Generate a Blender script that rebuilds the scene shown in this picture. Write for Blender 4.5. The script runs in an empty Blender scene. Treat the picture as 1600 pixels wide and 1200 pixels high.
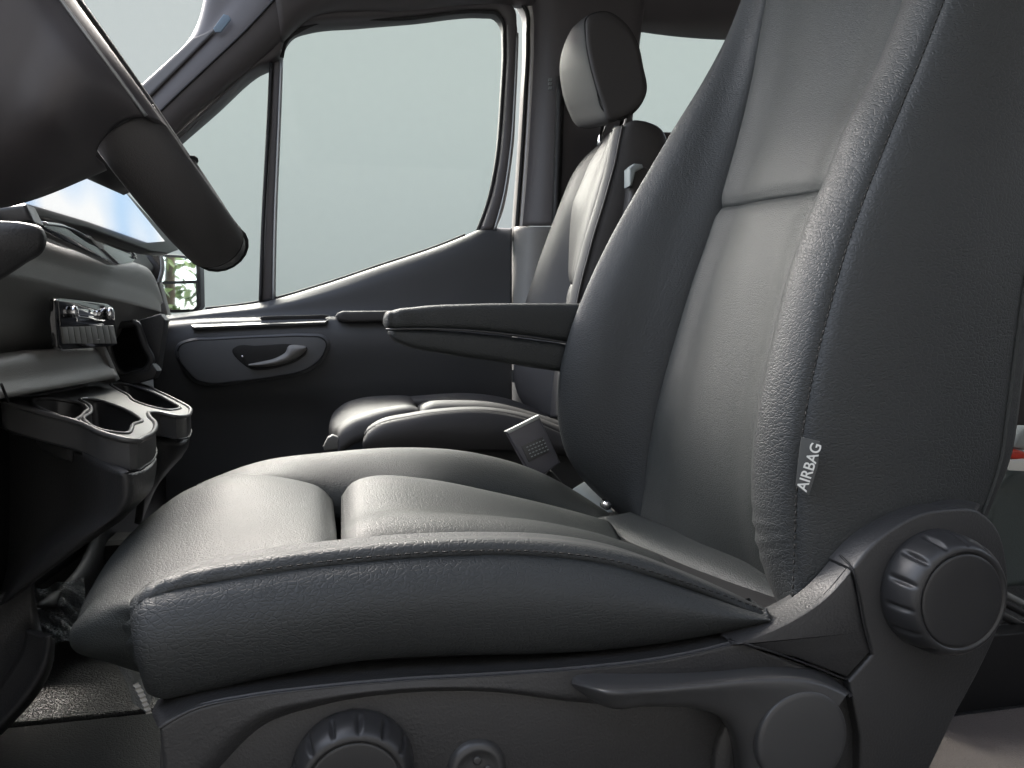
import bpy, bmesh, math, random
from mathutils import Vector, Matrix
import numpy as np
R = math.radians
sc = bpy.context.scene
random.seed(4)

# ------------------------------------------------------------------ camera, world, sun, exposure
FPX = 1202.0            # focal length in pixels of a 1600 px wide frame
YAW, PITCH = R(13.0), R(3.8)
EYE = Vector((0, 0, 1.42))
cam = bpy.data.objects.new("camera", bpy.data.cameras.new("camera"))
sc.collection.objects.link(cam)
cam.data.sensor_width = 36.0
cam.data.lens = 36.0 * FPX / 1600.0
cam.data.clip_start, cam.data.clip_end = 0.02, 500
cam.location = EYE
cam.rotation_euler = (R(90) - PITCH, 0, -YAW)
sc.camera = cam
SUN_EL, SUN_AZ = R(38), R(341)      # azimuth clockwise from +Y: the veiled sun stands ahead of the van
w = bpy.data.worlds.new("World"); sc.world = w; w.use_nodes = True
nt = w.node_tree; bg = nt.nodes["Background"]
sky = nt.nodes.new("ShaderNodeTexSky"); sky.sky_type = 'NISHITA'; sky.sun_disc = False
sky.sun_elevation, sky.sun_rotation = SUN_EL, SUN_AZ
sky.dust_density = 4.0; sky.air_density = 1.0; sky.ozone_density = 1.0
hs = nt.nodes.new("ShaderNodeHueSaturation"); hs.inputs["Saturation"].default_value = .52    # thin overcast: paler than a clear sky
nt.links.new(sky.outputs[0], hs.inputs["Color"]); nt.links.new(hs.outputs[0], bg.inputs[0]); bg.inputs[1].default_value = 0.15
sun = bpy.data.objects.new("sun", bpy.data.lights.new("sun", 'SUN')); sc.collection.objects.link(sun)
sun.data.energy = 0.85; sun.data.angle = R(38); sun.data.color = (1.0, 0.93, 0.84)
sd = Vector((math.sin(SUN_AZ) * math.cos(SUN_EL), math.cos(SUN_AZ) * math.cos(SUN_EL), math.sin(SUN_EL)))
sun.rotation_euler = sd.to_track_quat('Z', 'Y').to_euler()
sc.view_settings.view_transform = 'Standard'; sc.view_settings.look = 'None'
sc.view_settings.exposure = 2.85; sc.view_settings.gamma = 1.0
sc.render.engine = 'CYCLES'
sc.cycles.use_denoising = True
sc.cycles.max_bounces = 8; sc.cycles.diffuse_bounces = 5; sc.cycles.transparent_max_bounces = 16
sc.cycles.caustics_reflective = False; sc.cycles.caustics_refractive = False
sc.cycles.sample_clamp_indirect = 4.0

# ------------------------------------------------------------------ pixel -> point on a lateral plane
F_ = Vector((math.sin(YAW) * math.cos(PITCH), math.cos(YAW) * math.cos(PITCH), -math.sin(PITCH)))
R_ = Vector((math.cos(YAW), -math.sin(YAW), 0))
U_ = R_.cross(F_)
def ray(u, v): return F_ + R_ * ((u - 800) / FPX) + U_ * ((600 - v) / FPX)
def P(u, v, Y):
    d = ray(u, v); return EYE + d * (Y / d.y)
def PZ(u, v, z):
    d = ray(u, v); return EYE + d * ((z - EYE.z) / d.z)
def PX(u, v, x):
    d = ray(u, v); return EYE + d * (x / d.x)
def plane(a, b, c):
    n = (b - a).cross(c - a).normalized(); return (a, n)
def PP(u, v, pl):
    d = ray(u, v); return EYE + d * ((pl[0] - EYE).dot(pl[1]) / d.dot(pl[1]))
def row(pts, Y): return [P(p[0], p[1], p[2] if len(p) > 2 else Y) for p in pts]
def lerp(a, b, t, o=(0, 0, 0)): return [p + (q - p) * t + Vector(o) for p, q in zip(a, b)]
def off(r, dx, dy, dz): return [p + Vector((dx, dy, dz)) for p in r]

# ------------------------------------------------------------------ materials
def mat(name, col, rough=0.5, metal=0.0, spec=0.5, grain=None, coat=0.0, tint_var=0.0, sheen=0.0):
    m = bpy.data.materials.new(name); m.use_nodes = True
    t = m.node_tree; b = t.nodes["Principled BSDF"]
    b.inputs["Base Color"].default_value = (*col, 1); b.inputs["Roughness"].default_value = rough
    b.inputs["Metallic"].default_value = metal; b.inputs["Specular IOR Level"].default_value = spec
    b.inputs["Coat Weight"].default_value = coat
    b.inputs["Sheen Weight"].default_value = sheen
    tc = t.nodes.new("ShaderNodeTexCoord")
    N = lambda k: t.nodes.new(k)
    if tint_var:
        n = N("ShaderNodeTexNoise"); n.inputs["Scale"].default_value = 9; n.inputs["Detail"].default_value = 6
        t.links.new(tc.outputs["Object"], n.inputs["Vector"])
        r = N("ShaderNodeMapRange"); r.inputs[3].default_value = 1 - tint_var; r.inputs[4].default_value = 1 + tint_var
        t.links.new(n.outputs[0], r.inputs[0])
        mx = N("ShaderNodeMix"); mx.data_type = 'RGBA'; mx.blend_type = 'MULTIPLY'; mx.inputs[0].default_value = 1
        mx.inputs[6].default_value = (*col, 1); t.links.new(r.outputs[0], mx.inputs[7])
        t.links.new(mx.outputs[2], b.inputs["Base Color"])
        r2 = N("ShaderNodeMapRange"); r2.inputs[3].default_value = rough - tint_var * .25; r2.inputs[4].default_value = rough + tint_var * .25
        t.links.new(n.outputs[0], r2.inputs[0]); t.links.new(r2.outputs[0], b.inputs["Roughness"])
    if grain:
        kind, scale, strength, dist = grain
        if kind == 'leather':
            wn = N("ShaderNodeTexNoise"); wn.inputs["Scale"].default_value = scale * .45; wn.inputs["Detail"].default_value = 2
            t.links.new(tc.outputs["Object"], wn.inputs["Vector"])
            mm = N("ShaderNodeMix"); mm.data_type = 'RGBA'; mm.blend_type = 'LINEAR_LIGHT'; mm.inputs[0].default_value = 0.0022
            t.links.new(tc.outputs["Object"], mm.inputs[6]); t.links.new(wn.outputs["Color"], mm.inputs[7])
            mp = N("ShaderNodeMapping"); mp.inputs["Scale"].default_value = (0.75, .9, 1.3)
            t.links.new(mm.outputs[2], mp.inputs[0])
            v = N("ShaderNodeTexVoronoi"); v.feature = 'DISTANCE_TO_EDGE'; v.inputs["Scale"].default_value = scale
            t.links.new(mp.outputs[0], v.inputs["Vector"])
            rr = N("ShaderNodeMapRange"); rr.interpolation_type = 'SMOOTHSTEP'
            rr.inputs[1].default_value = 0.0; rr.inputs[2].default_value = 0.17
            t.links.new(v.outputs["Distance"], rr.inputs[0])
            n2 = N("ShaderNodeTexNoise"); n2.inputs["Scale"].default_value = scale * 1.3; n2.inputs["Detail"].default_value = 3
            t.links.new(tc.outputs["Object"], n2.inputs["Vector"])
            n3 = N("ShaderNodeTexNoise"); n3.inputs["Scale"].default_value = 7; n3.inputs["Detail"].default_value = 2
            t.links.new(tc.outputs["Object"], n3.inputs["Vector"])
            md = N("ShaderNodeMapRange"); md.inputs[1].default_value = .35; md.inputs[2].default_value = .7
            md.inputs[3].default_value = .65; md.inputs[4].default_value = 1.0
            t.links.new(n3.outputs[0], md.inputs[0])
            ad = N("ShaderNodeMath"); ad.operation = 'MULTIPLY_ADD'; t.links.new(n2.outputs[0], ad.inputs[0]); ad.inputs[1].default_value = .30; t.links.new(rr.outputs[0], ad.inputs[2])
            h = N("ShaderNodeMath"); h.operation = 'MULTIPLY'; t.links.new(ad.outputs[0], h.inputs[0]); t.links.new(md.outputs[0], h.inputs[1])
            hh = h.outputs[0]
        else:
            n = N("ShaderNodeTexNoise"); n.inputs["Scale"].default_value = scale; n.inputs["Detail"].default_value = 2
            t.links.new(tc.outputs["Object"], n.inputs["Vector"]); hh = n.outputs[0]
        bp = N("ShaderNodeBump"); bp.inputs["Strength"].default_value = strength; bp.inputs["Distance"].default_value = dist
        t.links.new(hh, bp.inputs["Height"]); t.links.new(bp.outputs[0], b.inputs["Normal"])
    return m
M = {}
M['leather'] = mat('black_leather', (.033, .036, .037), .53, spec=.43, grain=('leather', 245, .42, .0009), tint_var=.12)
M['leather_fine'] = mat('black_leather_fine', (.030, .0338, .0332), .54, spec=.42, grain=('leather', 360, .40, .0008), tint_var=.12)
M['leather_brown'] = mat('brown_black_leather', (.056, .053, .053), .56, spec=.4, grain=('leather', 420, .2, .0006), tint_var=.1)
M['plastic'] = mat('grained_black_plastic', (.033, .033, .034), .46, grain=('noise', 420, .6, .0008), tint_var=.1)
M['plastic_smooth'] = mat('satin_black_plastic', (.048, .048, .049), .36, grain=('noise', 1200, .08, .0003), tint_var=.1)
M['plastic_grey'] = mat('grey_dash_plastic', (.21, .205, .195), .5, grain=('noise', 600, .5, .0008), tint_var=.08)
M['door_plastic'] = mat('door_plastic', (.078, .080, .085), .56, spec=.35, grain=('noise', 800, .25, .0005), tint_var=.08)
M['pillar'] = mat('pillar_trim', (.090, .083, .086), .55, grain=('noise', 700, .2, .0005), tint_var=.08)
M['black'] = mat('soft_black', (.010, .010, .011), .6, tint_var=.1)
M['fabric'] = mat('headliner_fabric', (.10, .085, .08), .9, grain=('noise', 900, .5, .0008), tint_var=.08)
M['body_paint'] = mat('pale_body_paint', (.42, .40, .38), .3, coat=.4, tint_var=.04)
M['rubber'] = mat('black_rubber', (.015, .015, .016), .7, tint_var=.1)
M['floor'] = mat('rubber_floor', (.032, .033, .034), .42, spec=.5, grain=('leather', 230, .9, .002), tint_var=.12)
M['chrome'] = mat('chrome', (.75, .75, .76), .1, metal=1)
M['piano'] = mat('gloss_black', (.008, .008, .009), .06, coat=.5)
M['mirror'] = mat('mirror_glass', (.86, .88, .87), .02, metal=1)
M['silver'] = mat('silver_steel', (.5, .52, .52), .35, metal=1, grain=('noise', 500, .1, .0003))
M['grey_tag'] = mat('grey_fabric_tag', (.085, .088, .086), .8, grain=('noise', 1500, .4, .0004))
M['white_print'] = mat('white_print', (.8, .8, .76), .6)
M['buckle'] = mat('buckle_grey', (.085, .082, .095), .4, grain=('noise', 900, .1, .0003), tint_var=.08)
M['red'] = mat('red_button', (.55, .05, .03), .4)
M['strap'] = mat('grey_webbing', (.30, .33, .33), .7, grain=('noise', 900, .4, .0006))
M['carpet'] = mat('grey_carpet', (.20, .175, .165), .95, grain=('noise', 420, .9, .003), tint_var=.15)
M['stitch'] = mat('black_thread', (.006, .006, .006), .8)
M['wall'] = mat('backdrop_grey_green', (.412, .402, .342), .9, grain=('noise', 60, .25, .004), tint_var=.03)
M['blocker'] = mat('blocker_dark_grey', (.11, .112, .112), .9, grain=('noise', 40, .4, .01), tint_var=.2)
M['asphalt'] = mat('asphalt', (.06, .06, .06), .9, grain=('noise', 80, .6, .01), tint_var=.2)
M['white_paint'] = mat('white_vehicle_paint', (.78, .78, .76), .25, coat=.5, tint_var=.02)
M['glass_dark'] = mat('dark_glass', (.02, .022, .024), .05)
M['wheel_plastic'] = mat('wheel_cover_plastic', (.066, .060, .063), .5, grain=('noise', 900, .15, .0004), tint_var=.08)
M['frit'] = mat('pillar_frit_strip', (.10, .098, .10), .9, spec=.1)
M['white_film'] = mat('white_crinkled_film', (.75, .74, .70), .25, spec=.8)
M['tray'] = mat('tray_plastic', (.075, .075, .076), .36, grain=('noise', 900, .15, .0004), tint_var=.06)
M['bench'] = mat('bench_vinyl', (.075, .092, .090), .6, grain=('leather', 260, .3, .0008), tint_var=.08)
M['floor_edge'] = mat('entry_step_rubber', (.014, .015, .016), .75, spec=.25, grain=('leather', 260, .5, .001), tint_var=.2)
M['bezel'] = mat('bezel_plastic', (.11, .114, .12), .5, grain=('noise', 800, .2, .0004))
M['knob'] = mat('knob_plastic', (.026, .026, .027), .38, grain=('noise', 1200, .08, .0003), tint_var=.1)
M['leaf'] = mat('leaves', (.09, .14, .035), .6, tint_var=.45)
M['bark'] = mat('bark', (.10, .075, .055), .9, tint_var=.3)
M['sticker'] = mat('blue_grey_sticker', (.16, .22, .28), .5, tint_var=.1)
M['metal_trim'] = mat('satin_metal_trim', (.34, .35, .35), .42, metal=.6)

def glass_mat(name, tint, ior=1.45):
    m = bpy.data.materials.new(name); m.use_nodes = True; t = m.node_tree
    for n in list(t.nodes): t.nodes.remove(n)
    o = t.nodes.new("ShaderNodeOutputMaterial"); tr = t.nodes.new("ShaderNodeBsdfTransparent")
    g = t.nodes.new("ShaderNodeBsdfGlossy"); mx = t.nodes.new("ShaderNodeMixShader"); f = t.nodes.new("ShaderNodeFresnel")
    tr.inputs[0].default_value = (*tint, 1); g.inputs["Roughness"].default_value = .01; f.inputs[0].default_value = ior
    t.links.new(f.outputs[0], mx.inputs[0]); t.links.new(tr.outputs[0], mx.inputs[1]); t.links.new(g.outputs[0], mx.inputs[2])
    t.links.new(mx.outputs[0], o.inputs[0]); return m
M['glass'] = glass_mat('window_glass', (.95, .975, .96), 1.25)
def film_mat():
    m = bpy.data.materials.new('clear_film'); m.use_nodes = True; t = m.node_tree
    for n in list(t.nodes): t.nodes.remove(n)
    o = t.nodes.new("ShaderNodeOutputMaterial"); tr = t.nodes.new("ShaderNodeBsdfTransparent")
    p = t.nodes.new("ShaderNodeBsdfPrincipled"); mx = t.nodes.new("ShaderNodeMixShader")
    p.inputs["Base Color"].default_value = (.45, .50, .55, 1); p.inputs["Roughness"].default_value = .12; p.inputs["Specular IOR Level"].default_value = .9
    n = t.nodes.new("ShaderNodeTexNoise"); n.inputs["Scale"].default_value = 26; n.inputs["Detail"].default_value = 3
    b = t.nodes.new("ShaderNodeBump"); b.inputs["Strength"].default_value = .9; b.inputs["Distance"].default_value = .03
    t.links.new(n.outputs[0], b.inputs["Height"]); t.links.new(b.outputs[0], p.inputs["Normal"])
    mx.inputs[0].default_value = .55
    t.links.new(tr.outputs[0], mx.inputs[1]); t.links.new(p.outputs[0], mx.inputs[2]); t.links.new(mx.outputs[0], o.inputs[0]); return m
M['film'] = film_mat()
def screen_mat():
    m = mat('screen_sky_reflection', (.01, .012, .015), .12, coat=.6); b = m.node_tree.nodes["Principled BSDF"]
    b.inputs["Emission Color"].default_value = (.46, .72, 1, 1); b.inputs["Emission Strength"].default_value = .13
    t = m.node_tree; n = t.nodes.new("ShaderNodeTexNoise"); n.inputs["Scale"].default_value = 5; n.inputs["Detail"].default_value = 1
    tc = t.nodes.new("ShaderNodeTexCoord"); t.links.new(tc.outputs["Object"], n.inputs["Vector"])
    r = t.nodes.new("ShaderNodeValToRGB"); r.color_ramp.elements[0].color = (.25, .55, .95, 1); r.color_ramp.elements[1].color = (1, 1, 1, 1)  # blue-white emission paints the bright sky reflected in the glass
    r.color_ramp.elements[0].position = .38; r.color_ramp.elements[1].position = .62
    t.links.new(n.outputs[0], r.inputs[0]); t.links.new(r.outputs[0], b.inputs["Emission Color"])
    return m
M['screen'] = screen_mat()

# ------------------------------------------------------------------ object helpers
def thing(name, label, cat, loc=(0, 0, 0), group=None):
    o = bpy.data.objects.new(name, None); sc.collection.objects.link(o)
    o.location = loc; o['label'] = label; o['category'] = cat; o.empty_display_size = .05
    if group: o['group'] = group
    return o
def abs_loc(o):
    v = Vector((0, 0, 0))
    while o is not None: v += o.location; o = o.parent
    return v
def link(name, verts, faces, m, parent=None, smooth=True, label=None, kind=None):
    me = bpy.data.meshes.new(name)
    b = abs_loc(parent) if parent else Vector((0, 0, 0))
    me.from_pydata([tuple(Vector(v) - b) for v in verts], [], faces)
    me.update()
    bm = bmesh.new(); bm.from_mesh(me)
    bmesh.ops.recalc_face_normals(bm, faces=bm.faces); bm.to_mesh(me); bm.free()
    if smooth:
        me.polygons.foreach_set('use_smooth', [True] * len(me.polygons))
    me.materials.append(m)
    o = bpy.data.objects.new(name, me); sc.collection.objects.link(o)
    if parent: o.parent = parent
    if label: o['label'] = label
    if kind: o['kind'] = kind
    return o

def spline(pts, ts, n=None, tq=None):
    """non-uniform cubic Hermite through pts (k,3) with params ts, evaluated at tq"""
    pts = np.asarray(pts, float); ts = np.asarray(ts, float)
    k = len(pts)
    if k == 2:
        q = (tq - ts[0]) / (ts[1] - ts[0]); return pts[0] + (pts[1] - pts[0]) * q[:, None]
    dl = np.diff(pts, axis=0) / np.diff(ts)[:, None]
    mth = np.zeros_like(pts); h = np.diff(ts)
    mth[1:-1] = (dl[:-1] * h[1:, None] + dl[1:] * h[:-1, None]) / (h[:-1] + h[1:])[:, None]
    mth[0] = 1.5 * dl[0] - .5 * mth[1]; mth[-1] = 1.5 * dl[-1] - .5 * mth[-2]
    i = np.clip(np.searchsorted(ts, tq, side='right') - 1, 0, k - 2)
    hh = h[i][:, None]; s = ((tq - ts[i]) / h[i])[:, None]
    return ((2*s**3-3*s**2+1)*pts[i] + (s**3-2*s**2+s)*hh*mth[i] + (-2*s**3+3*s**2)*pts[i+1] + (s**3-s**2)*hh*mth[i+1])
def chord(pts):
    d = np.linalg.norm(np.diff(np.asarray(pts, float), axis=0), axis=1); d = np.maximum(d, 1e-5)
    t = np.concatenate([[0], np.cumsum(d)]); return t / t[-1]
def curve(pts, n):
    return spline(pts, chord(pts), tq=np.linspace(0, 1, n))
def closed(pts, n):
    p = np.asarray([tuple(q) for q in pts], float); k = len(p)
    p = np.vstack([p[-3:], p, p[:4]])
    d = np.linalg.norm(np.diff(p, axis=0), axis=1); t = np.concatenate([[0], np.cumsum(np.maximum(d, 1e-5))])
    return spline(p, t, tq=np.linspace(t[3], t[3 + k], n, endpoint=False))

def surf(rows, nu=48, nv=24):
    """rows: lists of points; returns (nv, nu, 3)"""
    rr = [np.asarray([tuple(p) for p in r], float) for r in rows]
    if len({len(r) for r in rr}) == 1:
        tt = np.mean([chord(r) for r in rr], axis=0)
        g = np.stack([spline(r, tt, tq=np.linspace(0, 1, nu)) for r in rr])
    else:
        g = np.stack([curve(r, nu) for r in rr])
    tv = np.mean([chord(g[:, j]) for j in range(0, nu, max(1, nu // 8))], axis=0)
    return np.stack([spline(g[:, j], tv, tq=np.linspace(0, 1, nv)) for j in range(nu)], axis=1)
def gnormals(g, toward=None):
    du = np.gradient(g, axis=1); dv = np.gradient(g, axis=0)
    n = np.cross(du, dv); n /= np.maximum(np.linalg.norm(n, axis=2, keepdims=True), 1e-9)
    to = np.asarray(tuple(EYE if toward is None else toward)) - g
    if (n * to).sum() < 0: n = -n
    return n
def loft(name, rows, m, parent, nu=48, nv=24, tuck=(0, 0, 0, 0), tw=.012, skirt=.012, bulge=0, wrinkle=None, toward=None, label=None):
    """tuck = depth (m) by which the edges (row0, rowN, col0, colN) sink along -normal"""
    g = surf(rows, nu, nv); n = gnormals(g, toward)
    la = np.concatenate([np.zeros((1, nu)), np.cumsum(np.linalg.norm(np.diff(g, axis=0), axis=2), axis=0)])
    lb = np.concatenate([np.zeros((nv, 1)), np.cumsum(np.linalg.norm(np.diff(g, axis=1), axis=2), axis=1)], axis=1)
    d = [la, la[-1:] - la, lb, lb[:, -1:] - lb]
    o = np.zeros((nv, nu))
    for k in range(4):
        if tuck[k]: o -= tuck[k] * np.exp(-(d[k] / tw) ** 1.5)
    if bulge:
        a = np.sin(np.pi * la / np.maximum(la[-1:], 1e-6)); b = np.sin(np.pi * lb / np.maximum(lb[:, -1:], 1e-6))
        o += bulge * np.sqrt(np.clip(a * b, 0, 1))
    if wrinkle is not None: o += wrinkle(g, d)
    g = g + n * o[..., None]
    if skirt:      # edges turn inwards so the panel has a thickness
        G = np.zeros((nv + 2, nu + 2, 3)); G[1:-1, 1:-1] = g
        nn = np.zeros_like(G); nn[1:-1, 1:-1] = n
        for a in (G, nn):
            a[0, 1:-1] = a[1, 1:-1]; a[-1, 1:-1] = a[-2, 1:-1]; a[:, 0] = a[:, 1]; a[:, -1] = a[:, -2]
        for sl in ((0, slice(None)), (-1, slice(None)), (slice(None), 0), (slice(None), -1)):
            G[sl] = G[sl]
        msk = np.zeros((nv + 2, nu + 2, 1)); msk[0] = 1; msk[-1] = 1; msk[:, 0] = 1; msk[:, -1] = 1
        g = G - nn * msk * skirt
    a, b = g.shape[:2]
    f = [(i*b+j, i*b+j+1, (i+1)*b+j+1, (i+1)*b+j) for i in range(a-1) for j in range(b-1)]
    o = link(name, [tuple(p) for p in g.reshape(-1, 3)], f, m, parent, label=label)
    return o
def rings(name, ringlist, m, parent, cap=True, cap0=True, loop=False, smooth=True, label=None):
    """ringlist: (k, n, 3) closed rings"""
    rl = [np.asarray([tuple(p) for p in r], float) for r in ringlist]; n = len(rl[0]); k = len(rl)
    v = np.concatenate(rl); f = []
    for i in range(k if loop else k - 1):
        a, b = i * n, ((i + 1) % k) * n
        f += [(a+j, a+(j+1) % n, b+(j+1) % n, b+j) for j in range(n)]
    if cap and not loop:
        if cap0: f.append(tuple(range(n)))
        f.append(tuple(range((k-1)*n, k*n)))
    return link(name, [tuple(p) for p in v], f, m, parent, smooth=smooth, label=label)
def plate(name, pts, th, m, parent, bev=.004, seg=3, nrm=None, smooth_outline=0, label=None, sharp_face=True):
    """planar outline (3-D points) extruded away from the viewer by th, front edge rounded"""
    pts = closed(pts, smooth_outline) if smooth_outline else np.asarray([tuple(p) for p in pts], float)
    c = pts.mean(axis=0)
    if nrm is None:
        n = np.zeros(3)
        for i in range(len(pts)): n += np.cross(pts[i] - c, pts[(i + 1) % len(pts)] - c)
        n /= np.linalg.norm(n)
    else: n = np.asarray(tuple(nrm), float); n /= np.linalg.norm(n)
    if n.dot(np.asarray(tuple(EYE)) - c) < 0: n = -n
    e = np.roll(pts, -1, 0) - pts; e /= np.maximum(np.linalg.norm(e, axis=1, keepdims=True), 1e-9)
    en = np.cross(np.tile(n, (len(pts), 1)), e)
    vn = en + np.roll(en, 1, 0); vn /= np.maximum(np.linalg.norm(vn, axis=1, keepdims=True), 1e-6)
    cs = np.clip((vn * en).sum(1, keepdims=True), .5, 1); vn = vn / cs
    area = sum(np.dot(n, np.cross(pts[i] - c, pts[(i + 1) % len(pts)] - c)) for i in range(len(pts)))
    if area < 0: vn = -vn
    rl = [pts - n * th]
    if bev > 0:
        for k in range(seg + 1):
            a = math.pi / 2 * k / seg
            rl.append(pts + vn * bev * (1 - math.cos(a)) - n * bev * (1 - math.sin(a)))
    else: rl.append(pts)
    o = rings(name, rl, m, parent, label=label)
    me = o.data
    for p in me.polygons:
        if len(p.vertices) > 4 or bev <= 0: p.use_smooth = len(p.vertices) > 4 and seg > 2
    try: me.set_sharp_from_angle(angle=R(38))
    except Exception: pass
    return o
def px_plate(name, pts, Y, th, m, parent, **k): return plate(name, row(pts, Y), th, m, parent, **k)
def box(name, a, b, m, parent, bev=.004, **k):
    (x0, y0, z0), (x1, y1, z1) = a, b
    bm = bmesh.new(); bmesh.ops.create_cube(bm, size=1)
    for v in bm.verts: v.co = Vector(((x0+x1)/2 + v.co.x*(x1-x0), (y0+y1)/2 + v.co.y*(y1-y0), (z0+z1)/2 + v.co.z*(z1-z0)))
    if bev: bmesh.ops.bevel(bm, geom=bm.edges[:], offset=bev, segments=2, affect='EDGES', profile=.5)
    vs = [v.co.copy() for v in bm.verts]; bm.verts.index_update(); fs = [tuple(v.index for v in f.verts) for f in bm.faces]; bm.free()
    return link(name, vs, fs, m, parent, smooth=False, **k)
def tube(name, pts, r, m, parent, n=40, sides=10, r2=None, flat=None, **k):
    c = curve([tuple(p) for p in pts], n) if len(pts) > 2 else np.linspace(np.asarray(tuple(pts[0]), float), np.asarray(tuple(pts[1]), float), n)
    t = np.gradient(c, axis=0); t /= np.linalg.norm(t, axis=1, keepdims=True)
    up = np.array([0, 1.0, 0]) if flat is None else np.asarray(flat, float)
    rl = []
    for i in range(n):
        a = np.cross(t[i], up); a /= np.linalg.norm(a); b = np.cross(a, t[i])
        rr = r if r2 is None else r + (r2 - r) * i / (n - 1)
        rl.append([c[i] + rr * (math.cos(q) * a + math.sin(q) * b) for q in np.linspace(0, 2*math.pi, sides, endpoint=False)])
    return rings(name, rl, m, parent, **k)
def lathe(name, prof, centre, axis, m, parent, seg=96, mod=None, label=None):
    ax = Vector(axis).normalized(); a = ax.orthogonal().normalized(); a = Vector((1, 0, 0)) - ax * ax.x; a.normalize(); b = ax.cross(a)
    rl = []
    for i, (r, z) in enumerate(prof):
        rl.append([centre + ax * z + (a * math.cos(q) + b * math.sin(q)) * (mod(r, z, q) if mod else r) for q in np.linspace(0, 2*math.pi, seg, endpoint=False)])
    return rings(name, rl, m, parent, label=label)
def stitches(name, pts, Ln, m, parent, r=.0006, frac=.6, out=.0006):
    """a row of thread dashes along a seam, one mesh"""
    c = curve([tuple(p) for p in pts], 400); d = np.concatenate([[0], np.cumsum(np.linalg.norm(np.diff(c, axis=0), axis=1))])
    vs, fs = [], []; s = 0
    eye = np.asarray(tuple(EYE))
    at = lambda q: np.array([np.interp(q, d, c[:, k]) for k in range(3)])
    while s + Ln * frac < d[-1]:
        a, b = at(s), at(s + Ln * frac); t = b - a; t /= np.linalg.norm(t); v = eye - a; v /= np.linalg.norm(v)
        x = np.cross(t, v); x /= np.linalg.norm(x); k = len(vs)
        for p in (a, b):
            for q in (-x, v, x, -v): vs.append(p + q * r + v * out)
        fs += [(k, k+1, k+5, k+4), (k+1, k+2, k+6, k+5), (k+2, k+3, k+7, k+6), (k+3, k, k+4, k+7), (k, k+1, k+2, k+3), (k+4, k+5, k+6, k+7)]
        s += Ln
    return link(name, vs, fs, m, parent, kind='stuff')

# ================================================================== THE PLACE OUTSIDE
FLOOR_Z = P(760, 838, .66).z - .36
def flat(name, x0, x1, y0, y1, z, m, parent=None, kind=None):
    return link(name, [(x0, y0, z), (x1, y0, z), (x1, y1, z), (x0, y1, z)], [(0, 1, 2, 3)], m, parent, smooth=False, kind=kind)
flat('ground', -120, 120, -120, 120, 0, M['asphalt'], kind='structure')
wall = box('grey_backdrop', (-16, 11.0, -.05), (13.0, 11.4, 6.3), M['wall'], None, bev=.02)  # backdrop added to stand in for the blank grey fill outside
wall['label'] = 'plain pale grey-green backdrop added to fill the view through the cab windows'; wall['category'] = 'wall'

nb = box('unseen_light_blocker', (-9, -3.0, -.05), (12, -2.5, 5.2), M['blocker'], None, bev=.02); nb['kind'] = 'structure'  # unseen wall added behind the camera to block near-side sky light
def tree(x, y, h, rad, label, seed):
    rng = random.Random(seed)
    t = thing('tree', label, 'tree', (x, y, 0), 'trees reflected in the door mirror')
    tr = [Vector((x, y, 0)), Vector((x + .1, y, h * .3)), Vector((x - .05, y + .1, h * .62))]
    tube('trunk', tr, .16, M['bark'], t, n=12, sides=8, r2=.07)
    vs, fs = [], []
    for k in range(46):
        while True:
            c = Vector((rng.uniform(-1, 1), rng.uniform(-1, 1), rng.uniform(-1, 1)))
            if c.length < 1: break
        c = Vector((x, y, h * .66)) + Vector((c.x * rad, c.y * rad, c.z * h * .33))
        for q in range(46):
            p = c + Vector((rng.gauss(0, .26), rng.gauss(0, .26), rng.gauss(0, .22)))
            a = Vector((rng.uniform(-1, 1), rng.uniform(-1, 1), rng.uniform(-1, 1))).normalized() * .11
            b = a.orthogonal().normalized() * .06; i = len(vs)
            vs += [p - a, p + b, p + a, p - b]; fs.append((i, i+1, i+2, i+3))
    link('crown', vs, fs, M['leaf'], t, smooth=False)
    return t

# ================================================================== DRIVER SEAT
seat = thing('driver_seat', 'large black leather driver seat in the foreground with side adjuster knobs and folded-down armrest', 'seat', tuple(Vector((.15, .86, FLOOR_Z))))
UP = Vector((.1, -.5, 4)); FWD = Vector((-4, -.5, 2.5)); NEAR = Vector((.8, -5, 1.5))
L, LF = M['leather'], M['leather_fine']
rng = np.random.default_rng(3)
# --- cushion
c_seam = [(197,940),(245,925),(400,896),(560,876),(700,866),(830,865),(950,878),(1060,910),(1140,937),(1207,962)]
c_bot  = [(232,1098),(300,1085),(430,1056),(570,1032),(700,1024),(830,1022),(940,1016),(1050,1003),(1130,988),(1200,972)]
c_mid  = [(205,1015),(275,1000),(415,975),(565,952),(700,943),(830,940),(945,943),(1055,953),(1135,962),(1204,968)]
top = row(c_seam, .602)
loft('side_panel', [top, row(c_mid, .582), row(c_bot, .600), off(row(c_bot, .600), 0, .03, 0)], L, seat, nu=110, nv=34, tuck=(.004, 0, .006, 0), tw=.006)
c_crest = [(203,932),(262,902),(400,868),(530,851),(650,841),(760,838),(860,841),(960,857),(1080,899),(1208,957)]
crest = row(c_crest, .636)
def crinkle(g, d):   # small gathers where the roll ends at the front corner
    s = np.exp(-(d[2] / .05) ** 2)
    return s * .0012 * np.sin(g[..., 0] * 900 + g[..., 1] * 260)
loft('seat_bolster', [top, row([(p[0], p[1]) for p in [(199,934),(252,908),(400,876),(545,857),(672,847),(790,845),(900,853),(1010,876),(1110,915),(1208,959)]], .611), crest,
     off(crest, 0, .03, -.004), off(crest, .0, .055, -.024), off(crest, 0, .065, -.055)], L, seat, nu=110, nv=30, tuck=(.004, 0, .004, 0), tw=.006, wrinkle=crinkle, toward=UP)
stitches('stitching', [p + Vector((0, -.0005, .0022)) for p in top[2:]], .0075, M['stitch'], seat)
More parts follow.
